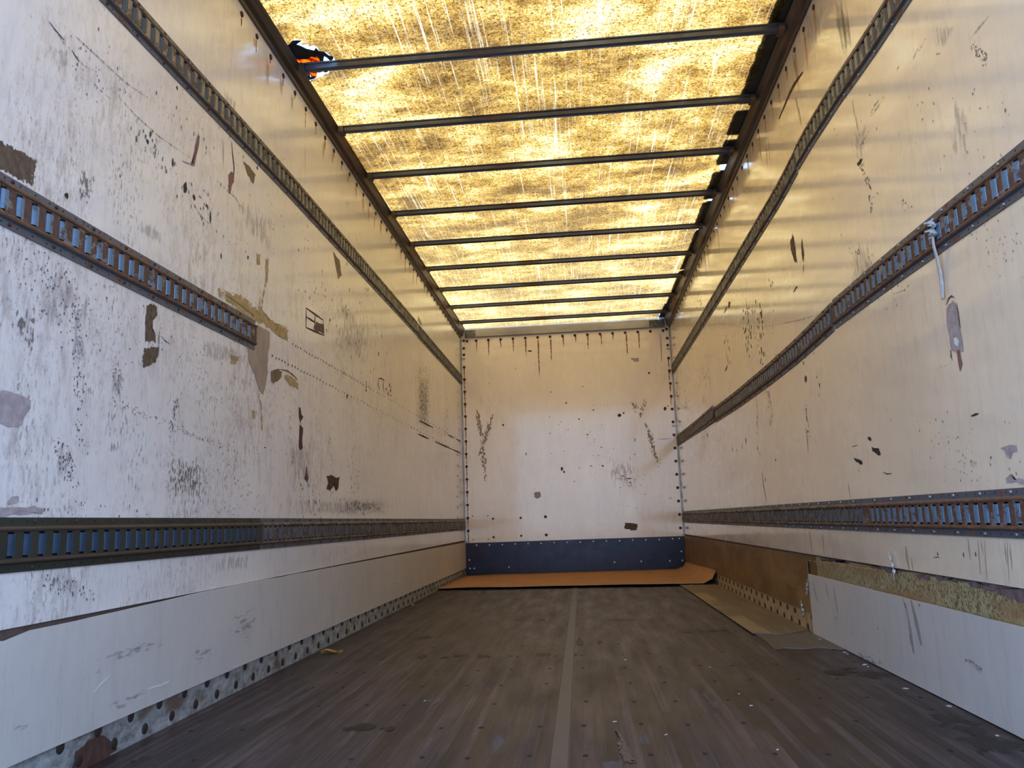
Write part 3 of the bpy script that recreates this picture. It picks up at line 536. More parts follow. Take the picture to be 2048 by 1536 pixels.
# ---- floor stains
def fst(mat, px, py, wx, wy):
    c = hit(px, py, 2, 0); k = 8
    patch('G', mat, [c+Vector((wx*.5*math.cos(t*math.tau/k)*random.uniform(.6, 1.3), wy*.5*math.sin(t*math.tau/k)*random.uniform(.6, 1.3), 0)) for t in range(k)], .5, raw=True)
D_['stain'] = decal('oily_floor_stain', (.014, .011, .010), (.024, .019, .017), .45, (26, 12, 1), 1.5, .8, 2.4, .75, soft=1.6)
D_['dust'] = decal('pale_floor_dust', (.15, .13, .13), (.20, .18, .17), .7, (40, 5, 1), 1.3, .9, 2.6, .35, soft=1.2)
DEC.extend(['stain', 'dust'])
for a in ((845, 1313, .10, .20), (890, 1315, .07, .14), (920, 1313, .10, .08), (965, 1312, .09, .16), (1025, 1312, .05, .10), (1085, 1310, .09, .14), (1145, 1310, .09, .16), (720, 1455, .14, .16), (780, 1457, .06, .10), (1670, 1345, .22, .14), (1700, 1338, .10, .08), (1925, 1450, .18, .40), (1985, 1490, .2, .3), (1430, 1262, .2, .14), (1240, 1240, .3, .12), (1040, 1240, .12, .16), (1085, 1240, .08, .2), (1160, 1285, .05, .3), (1200, 1285, .05, .25), (1755, 1352, .15, .25), (850, 1275, .12, .14), (1130, 1450, .05, .06), (1370, 1265, .12, .1)): fst('stain', *a)
for a in ((1750, 1340, .04, .25), (1810, 1378, .04, .3), (1900, 1413, .05, .3), (1690, 1310, .05, .3), (1230, 1530, .1, .15), (1290, 1480, .06, .3), (2020, 1480, .05, .25), (560, 1420, .1, .5), (870, 1400, .06, .5), (1420, 1400, .05, .5), (1000, 1480, .05, .4)): fst('dust', *a)
patch('G', 'brown', [(1228, 1450), (1238, 1460), (1262, 1500), (1280, 1530), (1250, 1536), (1235, 1500)], .5)

DM = [D_[k] for k in DEC]

# ------------------------------------------------------------ room shell
GR = {'L': [(1.7, 1.1, .8, .8, .8), (2.3, 1.0, .6, 1.0, .9), (3.0, 1.2, .6, .5, .6), (4, 1.0, 1.2, .6, .7), (5.5, 1.6, 1.2, .5, .7), (3.5, 1.9, .5, .4, .5), (2.3, 2.0, .4, .3, .4), (7.5, 1.4, 1, .8, .5)],
      'R': [(2.6, 1.7, .5, .4, .5), (4.5, 2.5, 1.5, .3, .4), (6.5, 1.6, 1.5, .6, .5), (3.5, 1.0, 1, .4, .3)]}
def side_wall(name, side):
    b = B(); x = 0 if side == 'L' else W; s = 1 if side == 'L' else -1
    zl = .405 if side == 'L' else .395
    ny, nz = 60, 24
    g = [[None]*(nz+1) for _ in range(ny+1)]
    for i in range(ny+1):
        y = Y0+(D-Y0)*i/ny
        for j in range(nz+1):
            z = zl+(2.93-zl)*j/nz
            gr = sum(a*math.exp(-((y-cy)/ry)**2-((z-cz)/rz)**2) for cy, cz, ry, rz, a in GR[side])
            g[i][j] = b.vert((x, y, z), 0, min(1, gr)+.001)
    for i in range(ny):
        for j in range(nz):
            q_ = (g[i][j], g[i+1][j], g[i+1][j+1], g[i][j+1]); b.face(q_ if s > 0 else q_[::-1], 0)
    # liner edge, exposed core behind, outer shell
    xs = x-s*.006
    b.poly([(x, Y0, zl), (x, D, zl), (xs, D, zl), (xs, Y0, zl)], 1)
    b.poly([(xs, Y0, 0), (xs, D, 0), (xs, D, zl), (xs, Y0, zl)], 1)
    xo = x-s*.05
    for f in ([(xo, Y0, -.05), (xo, D+.05, -.05), (xo, D+.05, 2.95), (xo, Y0, 2.95)], [(x, Y0, 2.93), (x, D, 2.93), (xo, D, 2.95), (xo, Y0, 2.95)], [(xs, Y0, 0), (xs, Y0, zl), (x, Y0, zl), (x, Y0, 2.93), (xo, Y0, 2.95), (xo, Y0, -.05)]): b.poly(f, 2)
    add_decals(b, side, 3)
    if side == 'R':
        # glue band on the core
        n = 40
        for i in range(n):
            y0, y1 = 1.25+2.83*i/n, 1.25+2.83*(i+1)/n
            zt = lambda y: .386+.006*noise.noise(Vector((y*4, 0, 0)))
            b.poly([(xs-.0015, y0, .26), (xs-.0015, y1, .26), (xs-.0015, y1, zt(y1)), (xs-.0015, y0, zt(y0))], 3+len(DM))
        # stained ply showing behind the far panel's top edge
        b.poly([(xs-.0012, 4.08, .08), (xs-.0012, D, .08), (xs-.0012, D, .375), (xs-.0012, 4.08, .385)], 4+len(DM))
        DECALS['R'] = []; PLsr = DECALS['SR']
        o_ = Vector((.0014, 0, 0))
        DECALS['SRX'] = [(m_, [p-o_ for p in w_], c_-o_, i_) if c_ is not None else (m_, tuple([p-o_ for p in k_] for k_ in w_), None, 0) for m_, w_, c_, i_ in PLsr]
        add_decals(b, 'SRX', 3)
    o = b.build(name, [M['wall'+side], M['core'], M['shell']]+DM+[M['glue'], M['ply']])
    return tag(o, kind='structure')
wl = side_wall('wall_left', 'L'); wr_ = side_wall('wall_right', 'R')

b = B()
n = 20
for i in range(n):
    for j in range(n):
        x0, x1, z0, z1 = W*i/n, W*(i+1)/n, 2.93*j/n, 2.93*(j+1)/n
        b.face([b.vert(p, 0, .2) for p in ((x0, D, z0), (x0, D, z1), (x1, D, z1), (x1, D, z0))][::-1], 0)
b.box((-.05, D+.001, -.05), (W+.05, D+.05, 2.95), 1)
add_decals(b, 'B', 2)
wb = tag(b.build('wall_back', [M['bulk'], M['shell']]+DM), kind='structure')

b = B()
b.box((-.05, Y0, -.05), (W+.05, D+.05, 0), 0)
for r in range(19):           # countersunk screws across every cross member
    y = 1.9+r*.305
    for k in range(8):
        for dx in (.06, .235):
            if random.random() < .25: continue
            x = .045+k*.308+dx+random.uniform(-.01, .01)
            if .02 < x < 2.48 and abs(x-1.275) > .05: b.disc((x, y+random.uniform(-.012, .012), .0008), Vector((1, 0, 0)), Vector((0, 1, 0)), .008, 1, 7, .010)
add_decals(b, 'G', 2)
fl = tag(b.build('floor', [M['floor'], M['dent']]+DM), kind='structure')

b = B(); b.poly([(-60, -70, -1.15), (60, -70, -1.15), (60, 60, -1.15), (-60, 60, -1.15)])
tag(b.build('ground', plain('asphalt_lot', (.20, .20, .21), .9, scale=3)), kind='structure')

# ---- roof skin, ragged right edge, burnt hole at the left
def redge(y):
    base = [(1.2, 2.40), (3.34, 2.404), (3.51, 2.413), (3.62, 2.378), (3.92, 2.41), (4.01, 2.384), (4.19, 2.375), (4.3, 2.372), (4.63, 2.402), (4.83, 2.385), (5.13, 2.412), (5.46, 2.40), (6.05, 2.413), (7.19, 2.435), (8.2, 2.42), (9.2, 2.36)]
    for (a, p), (c_, r) in zip(base, base[1:]):
        if a <= y <= c_: v = p+(r-p)*(y-a)/(c_-a); break
    else: v = 2.4
    if 4.23 < y < 4.34 or 4.60 < y < 4.70: v = 2.47
    return v+.014*noise.noise(Vector((y*9, 3, 0)))+.010*noise.noise(Vector((y*31, 7, 0)))
def RP(zx, zy, dz=0): p = hit(560+zx*.09766, 60+zy*.09766, 2, ZR+dz); return (max(.03, p.x), p.y)
hole = [RP(*p) for p in ((130, 330), (240, 230), (300, 170), (450, 215), (470, 260), (420, 300), (560, 300), (760, 350), (800, 420), (1000, 500), (1110, 560), (1130, 640), (1090, 760), (1010, 840), (960, 900), (780, 970), (700, 1010), (600, 1080), (480, 1080))]
hole2 = [(2.20, 8.92), (2.30, 8.90), (2.40, 8.93), (2.46, 8.97), (2.44, 9.05), (2.3, 9.06), (2.22, 9.03)]
def jag2(pts, amp=.010, step=.015):
    out = []
    for i, p in enumerate(pts):
        q_ = pts[(i+1) % len(pts)]; d = math.dist(p, q_); n_ = max(1, int(d/step))
        for k in range(n_):
            t = k/n_; out.append((p[0]+(q_[0]-p[0])*t+random.uniform(-amp, amp)*(k > 0), p[1]+(q_[1]-p[1])*t+random.uniform(-amp, amp)*(k > 0)))
    return out
outer = [(.02, Y0)]+[(redge(Y0+.03*k), Y0+.03*k) for k in range(int((9.14-Y0)/.03)+1)]+[(.02, 9.14)]
hs = [jag2(hole)]
vs, es = [], []
for loop in [outer]+hs:
    s0 = len(vs); vs += [Vector(p) for p in loop]; es += [(s0+i, s0+(i+1) % len(loop)) for i in range(len(loop))]
for i in range(40):
    for j in range(12): vs.append(Vector((.1+2.2*j/11, Y0+.1+7.6*i/39)))
ov, oe, of, *_ = delaunay_2d_cdt(vs, es, [], 0, 1e-5)
def inside(p, poly):
    r = False
    for i in range(len(poly)):
        (x1, y1), (x2, y2) = poly[i], poly[i-1]
        if (y1 > p[1]) != (y2 > p[1]) and p[0] < (x2-x1)*(p[1]-y1)/(y2-y1)+x1: r = not r
    return r
b = B()
hc = [(.10, 3.50, .17), (2.33, 8.98, .16)]
def charr(x, y):
    v = max([max(0, 1-max(0, math.hypot(x-cx_, y-cy_)-r_*.8)/.05) for cx_, cy_, r_ in hc]); return min(1, v)
for p in ov: b.vert((p.x, p.y, ZR), .6*charr(p.x, p.y)+.0001)
for f in of:
    c_ = (sum(ov[i].x for i in f)/3, sum(ov[i].y for i in f)/3)
    if inside(c_, outer) and not any(inside(c_, h_) for h_ in hs): b.face(f, 0)
tag(b.build('ceiling', M['roof']), kind='structure')

# dark flashing strips over the torn right edge, with gaps
b = B()
def flash(y0, y1, xin):
    k = int((y1-y0)/.02)+2; pts = []
    for i in range(k):
        y = y0+(y1-y0)*i/(k-1); tp = min(1, min(i, k-1-i)/1+.5)
        pts.append((xin(y)+.022*(1-tp)+.006*noise.noise(Vector((y*60, 2, 0))), y))
    for (xa, ya), (xb, yb) in zip(pts, pts[1:]):
        lo, hi = ZR+.004, ZR+.010
        v = [b.vert(p) for p in ((xa, ya, lo), (2.52, ya, lo), (2.52, yb, lo), (xb, yb, lo), (xa, ya, hi), (2.52, ya, hi), (2.52, yb, hi), (xb, yb, hi))]
        for f in ((3, 2, 1, 0), (4, 5, 6, 7), (3, 0, 4, 7), (0, 1, 5, 4), (2, 3, 7, 6)): b.face([v[i] for i in f])
for y0, y1, w_ in ((Y0, 4.25, 2.36), (4.32, 4.62, 2.36), (4.68, 5.04, 2.365), (5.14, 5.62, 2.37), (5.67, 6.22, 2.375), (6.27, 7.3, 2.405), (7.33, 8.5, 2.40), (8.5, 9.14, 2.38)): flash(y0, y1, lambda y, w_=w_: w_+.01*noise.noise(Vector((y*13, 0, 1))))
tag(b.build('trim_1', M['tar']), kind='structure')

# charred flap hanging in the burnt hole
e = empty('charred_flap', (.10, 3.47, ZR), 'blackened burnt flap curling in the roof hole beside the nearest roof bow on the left', 'flap')
b = B()
def sheet(b, pts, z, mi=0, th=.003):
    lo = [b.vert((x, y, z+.006*noise.noise(Vector((x*30, y*30, 0))))) for x, y in pts]; hi = [b.vert((x, y, z+th+.006*noise.noise(Vector((x*30, y*30, 0))))) for x, y in pts]
    b.face(lo[::-1], mi); b.face(hi, mi)
    for i in range(len(pts)): j = (i+1) % len(pts); b.face((lo[i], lo[j], hi[j], hi[i]), mi)
def SH(*pp, dz=.012): return [RP(x, y, dz) for x, y in pp]
sheet(b, jag2(SH((60, 330), (250, 215), (440, 225), (330, 300), (420, 345), (540, 395), (700, 425), (730, 370), (800, 430), (900, 455), (1000, 520), (1060, 540), (1110, 530), (1085, 600), (1050, 640), (1030, 640), (960, 560), (905, 535), (890, 640), (820, 650), (790, 560), (640, 545), (560, 600), (340, 600), (300, 720), (150, 700)), .0015, .02), ZR+.012)
sheet(b, jag2(SH((300, 800), (980, 800), (985, 850), (930, 870), (880, 850), (820, 880), (740, 870), (600, 860), (620, 960), (740, 960), (700, 1000), (600, 1030), (450, 1030)), .0015, .02), ZR+.012)
b.build('burnt_skin', M['char'], e)
b = B()
sheet(b, SH((320, 590), (560, 590), (640, 540), (790, 545), (825, 640), (800, 760), (300, 760), dz=.016), ZR+.016, th=.002); sheet(b, SH((590, 850), (760, 860), (750, 965), (650, 970), dz=.016), ZR+.016, th=.002)
tag(b.build('amber_skin', M['amber'], e), 'glowing orange scrap of singed roof skin')

# ---- top rails
def rail(side):
    b = B(); x = 0 if side == 'L' else W; s = 1 if side == 'L' else -1
    def prof(y):
        zb = (2.858-.0092*(y-3)) if side == 'L' else (2.862-.0115*(y-3)); zb = min(zb, 2.872)
        o = .0018
        return [(x+s*a, y, z) for a, z in ((o, zb), (.010, zb), (.013, zb+.006), (.014, zb+.018), (.024, zb+.022), (.034, zb+.026), (.052, ZR-.012), (.060, ZR-.003), (.060, ZR-.001), (o, ZR-.001))]
    st_ = [Y0+(D-Y0)*k/12 for k in range(13)]
    b.extrude(prof, st_, 0)
    return b
rl = tag(rail('L').build('trim_2', M['rail']), kind='structure'); rr = tag(rail('R').build('trim_3', M['rail']), kind='structure')

# ---- bolts
def cap_mesh(name, r, h, mats, core=None, flat=.0):
    b = B(); rings = []
    prof = [(r, 0), (r, h*.35), (r*.85, h*.8), (r*.45, h), (0, h)] if core is None else [(r, 0), (r, h*.5), (r*.8, h), (core, h*.85), (core*.9, h*1.1), (0, h*1.25)]
    for k, (rr_, z) in enumerate(prof[:-1]): rings.append([b.vert((rr_*math.cos(t*math.tau/10), rr_*math.sin(t*math.tau/10), z)) for t in range(10)])
    top = b.vert((0, 0, prof[-1][1]))
    for k, (a, c_) in enumerate(zip(rings, rings[1:])):
        for t in range(10): b.face((a[t], a[(t+1) % 10], c_[(t+1) % 10], c_[t]), 1 if core is not None and k >= 3 else 0, True)
    for t in range(10): b.face((rings[-1][t], rings[-1][(t+1) % 10], top), 1 if core is not None else 0, True)
    o = b.build(name, mats); me = o.data; bpy.data.objects.remove(o); return me
ME = {'rust': cap_mesh('rusty_bolt', .017, .004, [M['boltr'], M['boltc']], .006), 'dark': cap_mesh('dark_bolt', .0165, .004, [M['boltd']]), 'zinc': cap_mesh('zinc_bolt', .013, .006, [M['silver']]),
      'rivet': cap_mesh('zinc_rivet', .0055, .0045, [M['silver']]), 'rivetd': cap_mesh('dull_rivet', .005, .004, [M['boltr']]), 'rail': cap_mesh('rail_bolt', .013, .005, [M['boltr'], M['boltc']], .005), 'small': cap_mesh('small_screw', .007, .003, [M['boltd']])}
ROT = {'L': (0, math.pi/2, 0), 'R': (0, -math.pi/2, 0), 'B': (math.pi/2, 0, 0)}
def bolt(parent, kind, p, face, name='bolt'):
    o = bpy.data.objects.new(name, ME[kind]); COL.objects.link(o); o.parent = parent
    o.location = Vector(p)-parent.location; o.rotation_euler = ROT[face]; return o
for k in range(39):
    y = 2.965+.16*k
    if y < 9.1: bolt(wl, 'rail', (.0006, y, 2.817-.0035*(y-3)-.004*(y > 5)), 'L')
for k in range(36): bolt(wr_, 'rail', (W-.0006, 3.26+.16*k, 2.818-.0085*(3.26+.16*k-3)), 'R')
for k in range(16):
    x = .193+.1485*k
    if x < 2.44: bolt(wb, 'rust', (x, D-.0006, 2.758), 'B')
for x, z in ((.083, 2.758), (.042, 2.765), (.040, 2.672), (.040, 2.592), (2.462, 2.775), (2.462, 2.665), (2.462, 2.58)): bolt(wb, 'rust', (x, D-.0006, z), 'B')
for k in range(14): bolt(wb, 'rust', (.040, D-.0006, 2.44-.1485*k), 'B')
for k in range(14): bolt(wb, 'rust', (2.462, D-.0006, 2.425-.151*k), 'B')
for x, y in ((820, 107), (978, 102), (1120, 96), (823, 213), (981, 205), (1125, 200)):
    p = hit(700+x*.349, 1000+y*.349, 1, D); bolt(wb, 'rust' if x > 1100 else 'rail', (p.x, D-.0006, p.z), 'B')
for x, y in ((703, 93), (790, 90), (706, 228), (793, 225)):
    p = hit(700+x*.349, 1000+y*.349, 1, D); bolt(wb, 'small', (p.x, D-.0006, p.z), 'B', 'screw')

# ---- header beam and corner trims on the bulkhead
b = B()
b.extrude(lambda x: [(x, D-.001, 2.795), (x, D-.03, 2.795), (x, D-.034, 2.80), (x, D-.034, 2.885), (x, D-.028, 2.893), (x, D-.001, 2.893)], [.062, W-.062])
hd = tag(b.build('trim_4', M['alu'], origin=(0, D, 2.8)), kind='structure')
for x0, x1 in ((.063, .19), (W-.24, W-.063)):
    b = B(); b.box((x0, D-.038, 2.800), (x1, D-.0345, 2.884)); b.build('gusset', M['gus'], hd)
for s_, x in ((1, 0), (-1, W)):
    b = B()
    b.extrude(lambda z: [(x+s_*.002, D-.016, z), (x+s_*.005, D-.016, z), (x+s_*.005, D-.004, z), (x+s_*.016, D-.004, z), (x+s_*.016, D-.001, z), (x+s_*.002, D-.001, z)], [.36, 2.79])
    t = tag(b.build('trim_%d' % (5 if s_ > 0 else 6), M['alu']), kind='structure')
    for z in ((2.545, .385) if s_ > 0 else (2.54, 1.63)):
        b = B(); xa, xb = sorted((x+s_*.006, x+s_*.055)); b.box((xa, D-.014, z-.010), (xb, D-.0045, z+.008)); b.build('clip', M['alu'], t)

# ------------------------------------------------------------ cargo tracks
PITCH_T = .0545
def interp(tab, y):
    if y <= tab[0][0]: return tab[0][1]
    for (a, p), (c_, q_) in zip(tab, tab[1:]):
        if y <= c_: return p+(q_-p)*(y-a)/(c_-a)
    return tab[-1][1]
def track(side, y0, y1, tab, style, label, phase=0., lift=0., rivets='rivetd', bulge=None):
    x = 0 if side == 'L' else W; s = 1 if side == 'L' else -1
    zc0 = interp(tab, (y0+y1)/2)
    e = empty('cargo_track', (x, (y0+y1)/2, zc0), label, 'cargo track', 'slotted steel cargo tracks along the side walls')
    if style == 'olive': mats = [M['olive'], M['oliver'], M['olive'], M['olivelip'], M['black']]
    elif style == 'worn': mats = [M['flange'], M['ridge2'], M['web2'], M['lip2'], M['black']]
    elif style == 'mid': mats = [M['flange'], M['ridge2'], M['web3'], M['lip3'], M['black']]
    else: mats = [M['flange'], M['ridge'], M['web'], M['lip'], M['black']]
    b = B()
    def pt(y, v, w):
        bl = bulge(y) if bulge else 0
        return (x+s*(w+lift+bl), y, interp(tab, y)+v)
    o = .0016
    top = [(.065, o, 0), (.065, .0040, 0), (.046, .0042, 0), (.0425, .0135, 0), (.039, .0152, 1), (.0345, .0148, 1), (.0335, .0118, 1), (.0305, .0118, 2)]
    low = [(.0305, .0118, 2), (.0335, .0118, 2), (.0345, .0148, 1), (.039, .0152, 1), (.0425, .0135, 1), (.046, .0042, 0), (.065, .0040, 0), (.065, o, 0)]
    st_ = [y0+(y1-y0)*k/max(2, int((y1-y0)/.2)) for k in range(max(2, int((y1-y0)/.2))+1)]
    def strip(vs_):
        for ya, yb in zip(st_, st_[1:]):
            for (v0, w0, _), (v1, w1, mi) in zip(vs_, vs_[1:]):
                f = [pt(ya, v0, w0), pt(ya, v1, w1), pt(yb, v1, w1), pt(yb, v0, w0)]
                b.poly(f if s > 0 else f[::-1], mi)
    strip(top); strip([(-v, w, mi) for v, w, mi in low])
    for ya, yb in zip(st_, st_[1:]):   # black sheet put in as the shade behind the slots
        f = [pt(ya, -.031, .0024), pt(yb, -.031, .0024), pt(yb, .031, .0024), pt(ya, .031, .0024)]; b.poly(f[::-1] if s > 0 else f, 4)
    n = int((y1-y0-.02)/PITCH_T); ys = y0+.01+phase*0
    hw, hl = .0305, .0255
    def quad(ya, wa, yb, wb_, h0, h1, mi):
        f = [pt(ya, -h0, wa), pt(yb, -h1, wb_), pt(yb, h1, wb_), pt(ya, h0, wa)]; b.poly(f[::-1] if s > 0 else f, mi)
    prev = y0
    g = .014 if style == 'mid' else .011
    quad(y0, .0118, ys, .0118, hw, hw, 2)
    for k in range(n):
        a = ys+k*PITCH_T
        # far lip edge of previous bar going in, slot, curled near lip, face
        quad(a, .0118, a+.0006, .004, hw, hw, 2)
        c1 = [(a+g, .0040), (a+g+.002, .0072), (a+g+.007, .0098), (a+g+.013, .0112), (a+g+.018, .0118)]
        for (p0, w0), (p1, w1) in zip(c1, c1[1:]): quad(p0, w0, p1, w1, hl, hl, 3)
        quad(a+g+.018, .0118, a+PITCH_T, .0118, hw, hw, 2)
        # bar shoulders above and below the lip (web corner pieces)
        for sg in (1, -1):
            f = [pt(a+g+.010, sg*hl, .0105), pt(a+g+.018, sg*hl, .0118), pt(a+g+.018, sg*hw, .0118), pt(a+g+.010, sg*hw, .0118)]
            b.poly(f if sg*s < 0 else f[::-1], 2)
        for sg in (1, -1): b.disc(pt(a+.02, sg*.0555, .0046), Vector((0, 1, 0)), Vector((0, 0, 1)), .0028, 4, 6)
    quad(ys+n*PITCH_T, .0118, y1, .0118, hw, hw, 2)
    for yy in (y0, y1):   # end caps
        v_ = [(.065, 0), (.065, .004), (.046, .0042), (.0425, .0135), (.039, .0152), (.0345, .0148), (.0335, .0118), (-.0335, .0118), (-.0345, .0148), (-.039, .0152), (-.0425, .0135), (-.046, .0042), (-.065, .004), (-.065, 0)]
        b.poly([pt(yy, v, max(o, w)) for v, w in v_], 0)
    b.build('rail_body', mats, e)
    k = 0
    for i in range(1, n, 3):
        a = ys+i*PITCH_T
        for sg in (1, -1):
            if k >= 96: break
            p = pt(a+.047, sg*.0555, .0042)
            bolt(e, rivets, p, side, 'rivet'); k += 1
    return e
T_LA = [(1.25, 2.245), (2.0, 2.258), (2.54, 2.268), (3.44, 2.288), (4.45, 2.291), (6.6, 2.297)]
T_LA2 = [(6.62, 2.290), (9.1, 2.286)]
T_LB = [(1.25, 1.424), (2.13, 1.428), (3.13, 1.436)]
T_LC = [(1.25, .601), (3.28, .597), (9.1, .583)]
T_RA = [(1.25, 2.270), (2.4, 2.283), (2.75, 2.292), (3.1, 2.315), (3.5, 2.322), (3.72, 2.318)]
T_RA2 = [(3.72, 2.310), (4.05, 2.290), (6, 2.286), (9.1, 2.288)]
T_RB = [(1.25, 1.425), (1.9, 1.434), (2.3, 1.442), (2.85, 1.450), (3.43, 1.450)]
T_RB2 = [(3.44, 1.446), (4.0, 1.420), (4.6, 1.408), (5.6, 1.404), (6.53, 1.414)]
T_RB3 = [(6.55, 1.432), (7.4, 1.434), (9.1, 1.450)]
T_RC = [(1.25, .590), (3.31, .588), (9.1, .583)]
YE = D-.020
track('L', Y0+.02, 6.61, T_LA, 'mid', 'long upper cargo track on the left wall, rust-spotted, coming from the top edge')
track('L', 6.63, YE, T_LA2, 'worn', 'short far section of the upper left cargo track, meeting the end wall')
track('L', Y0+.02, 3.17, T_LB, 'rusty', 'rusty middle cargo track on the left wall that stops short at yellow glue smears')
track('L', Y0+.02, 3.275, T_LC, 'olive', 'dark olive-painted near section of the lowest cargo track on the left wall')
track('L', 3.285, YE, T_LC, 'worn', 'long brown-grey far section of the lowest cargo track on the left wall', rivets='rivetd')
track('R', Y0+.02, 3.71, T_RA, 'mid', 'near section of the upper right cargo track, crossing the top right of the photo', rivets='rivet')
track('R', 3.73, YE, T_RA2, 'worn', 'long far section of the upper right cargo track, running down to the end wall')
track('R', Y0+.02, 3.425, T_RB, 'rusty', 'near rusty section of the middle right cargo track with the white strap tied to it', rivets='rivet')
track('R', 3.445, 6.53, T_RB2, 'rusty', 'middle section of the middle right cargo track, between its two kinked joints')
track('R', 6.55, YE, T_RB3, 'worn', 'far section of the middle right cargo track, its near end standing off the wall', bulge=lambda y: .012*max(0, 1-(y-6.55)/1.2))
track('R', Y0+.02, 3.305, T_RC, 'rusty', 'near section of the lowest right cargo track with sky-tinted blue slot lips', rivets='rivet')
track('R', 3.315, YE, T_RC, 'worn', 'long dark far section of the lowest cargo track on the right wall', rivets='rivet')

# ------------------------------------------------------------ roof bows
BY = [3.52+.657*k for k in range(9)]; BY = [3.523, 4.166, 4.795, 5.455, 6.115, 6.77, 7.43, 8.09, 8.77]
ordn = ['nearest', 'second', 'third', 'fourth', 'fifth', 'sixth', 'seventh', 'eighth', 'last']
def bow_bm():
    b = B(); zt = -.001
    pr = [(-.026, zt), (-.025, -.006), (-.018, -.010), (-.016, -.030), (-.008, -.036), (-.004, -.030), (.004, -.030), (.008, -.036), (.016, -.030), (.018, -.010), (.025, -.006), (.026, zt)]
    b.extrude(lambda x: [(x, y, z) for y, z in pr], [.061, .5, 1.0, 1.5, 2.0, W-.061], 0)
    return b
b0 = bow_bm(); proto = b0.build('roof_bow', M['bow']); pm = proto.data; bpy.data.objects.remove(proto)
def ft_bm(x0, x1):
    b = B(); b.box((x0, -.03, -.0395), (x1, .03, -.0365)); b.box((x0, -.030, -.0365), (x1, -.0275, -.004)); b.box((x0, .0275, -.0365), (x1, .030, -.004)); return b
fa = ft_bm(.0605, .09).build('bow_foot', M['rail']); fb = ft_bm(W-.09, W-.0605).build('bow_foot', M['rail']); fam, fbm = fa.data, fb.data
bpy.data.objects.remove(fa); bpy.data.objects.remove(fb)
for k, y in enumerate(BY):
    o = bpy.data.objects.new('roof_bow', pm); COL.objects.link(o); o.location = (0, y, ZR)
    lab = {0: 'roof bow nearest the camera, beside the burnt hole', 8: 'last thin roof bow, just before the header beam of the end wall'}.get(k, 'grey steel roof bow, %s in the row counted from the burnt hole' % ordn[k])
    tag(o, lab, 'roof bow', 'steel roof bows across the translucent roof')
    for mm in (fam, fbm):
        c_ = bpy.data.objects.new('bow_foot', mm); COL.objects.link(c_); c_.parent = o

# ------------------------------------------------------------ foot of the walls
for side, x, s_, mat in (('left', 0, 1, M['base']), ('right', W, -1, M['baseR'])):
    b = B(); xa, xb = sorted((x-s_*.0055, x+s_*.002)); b.box((xa, Y0, .0005), (xb, D-.02, .118))
    if side == 'left': add_decals(b, 'BL', 1)
    bb = tag(b.build('baseboard_'+side, [mat]+DM), kind='structure')
    f = 'L' if side == 'left' else 'R'
    if side == 'left':
        for k in range(45): bolt(bb, 'dark', (x+s_*.0021, 2.027+.16*k, .083), f)
        for k in range(45): bolt(bb, 'dark', (x+s_*.0021, 1.947+.16*k, .029), f)
    else:
        for k in range(31): bolt(bb, 'dark', (x+s_*.0021, 4.23+.161*k, .079), f)
        for k in range(31): bolt(bb, 'dark', (x+s_*.0021, 4.321+.161*k, .024), f)
# rust blister on the left base strip
b = B()
def panel(b, side, y0, y1, zlo, zhi, t0, t1, n=48, jl=.0, sagy=None):
    x = 0 if side == 'L' else W; s = 1 if side == 'L' else -1
    R_ = []
    for i in range(n+1):
        y = y0+(y1-y0)*i/n; zl_, zh = zlo(y), zhi(y)
        R_.append([b.vert((x+s*a, y, z), 0, .35) for a, z in ((t0, zl_), (t1, zl_), (t1, zh), (t0, zh))])
    for a, c_ in zip(R_, R_[1:]):
        for j in range(4):
            f = (a[j], a[(j+1) % 4], c_[(j+1) % 4], c_[j]); b.face(f if s > 0 else f[::-1], 0)
    b.face(R_[0][::-1]); b.face(R_[-1])
nz_ = lambda y, f, a: a*noise.noise(Vector((y*f, 5, 0)))
panel(b, 'L', Y0+.02, D-.02, lambda y: .093-.002*(y-2)*.2+nz_(y, 3, .002), lambda y: (.392+.012*min(1, max(0, (y-2.0)/.8)))-.004*max(0, y-3.2)+nz_(y, 5, .002)-(.012*math.exp(-((y-1.8)/.05)**2)), .0025, .010, 90)
add_decals(b, 'KL', 1)
o = b.build('scuff_panel', [M['scuff']]+DM); tag(o, 'long off-white scuff panel along the foot of the left wall', 'wall panel')
b = B()
panel(b, 'R', Y0+.02, 4.205, lambda y: .004, lambda y: .296+nz_(y, 6, .0015), .0025, .010, 60)
add_decals(b, 'KR', 1)
o = b.build('scuff_panel', [M['pale']]+DM); tag(o, 'pale grey scuff panel at the foot of the right wall, nearest the camera', 'wall panel')
b = B()
panel(b, 'R', 4.212, D-.02, lambda y: .102+nz_(y, 7, .004), lambda y: .362-.001*(y-4)+nz_(y, 9, .004), .0025, .008, 60)
o = b.build('scuff_panel', M['ply']); tag(o, 'amber-stained brown plywood panel at the foot of the right wall, near the end wall', 'wall panel')

# ---- blue-black kick plate on the bulkhead
b = B(); b.box((.003, D-.010, .002), (W-.003, D-.002, .372))
kp = tag(b.build('kick_plate', M['plate'], origin=(W/2, D, .04)), 'blue-black steel kick plate bolted across the bottom of the end wall', 'kick plate')
for k in range(17):
    x = .135+.1487*k
    if x < 2.4: bolt(kp, 'zinc', (x, D-.0101, .343-.002*(k % 3)), 'B')
for x, z in ((2.44, .343), (.045, .18), (.05, .082), (.10, .082), (2.455, .20), (2.46, .10), (1.70, .105), (2.0, .105), (.50, .085), (2.32, .10)): bolt(kp, 'zinc', (x, D-.0101, z), 'B')

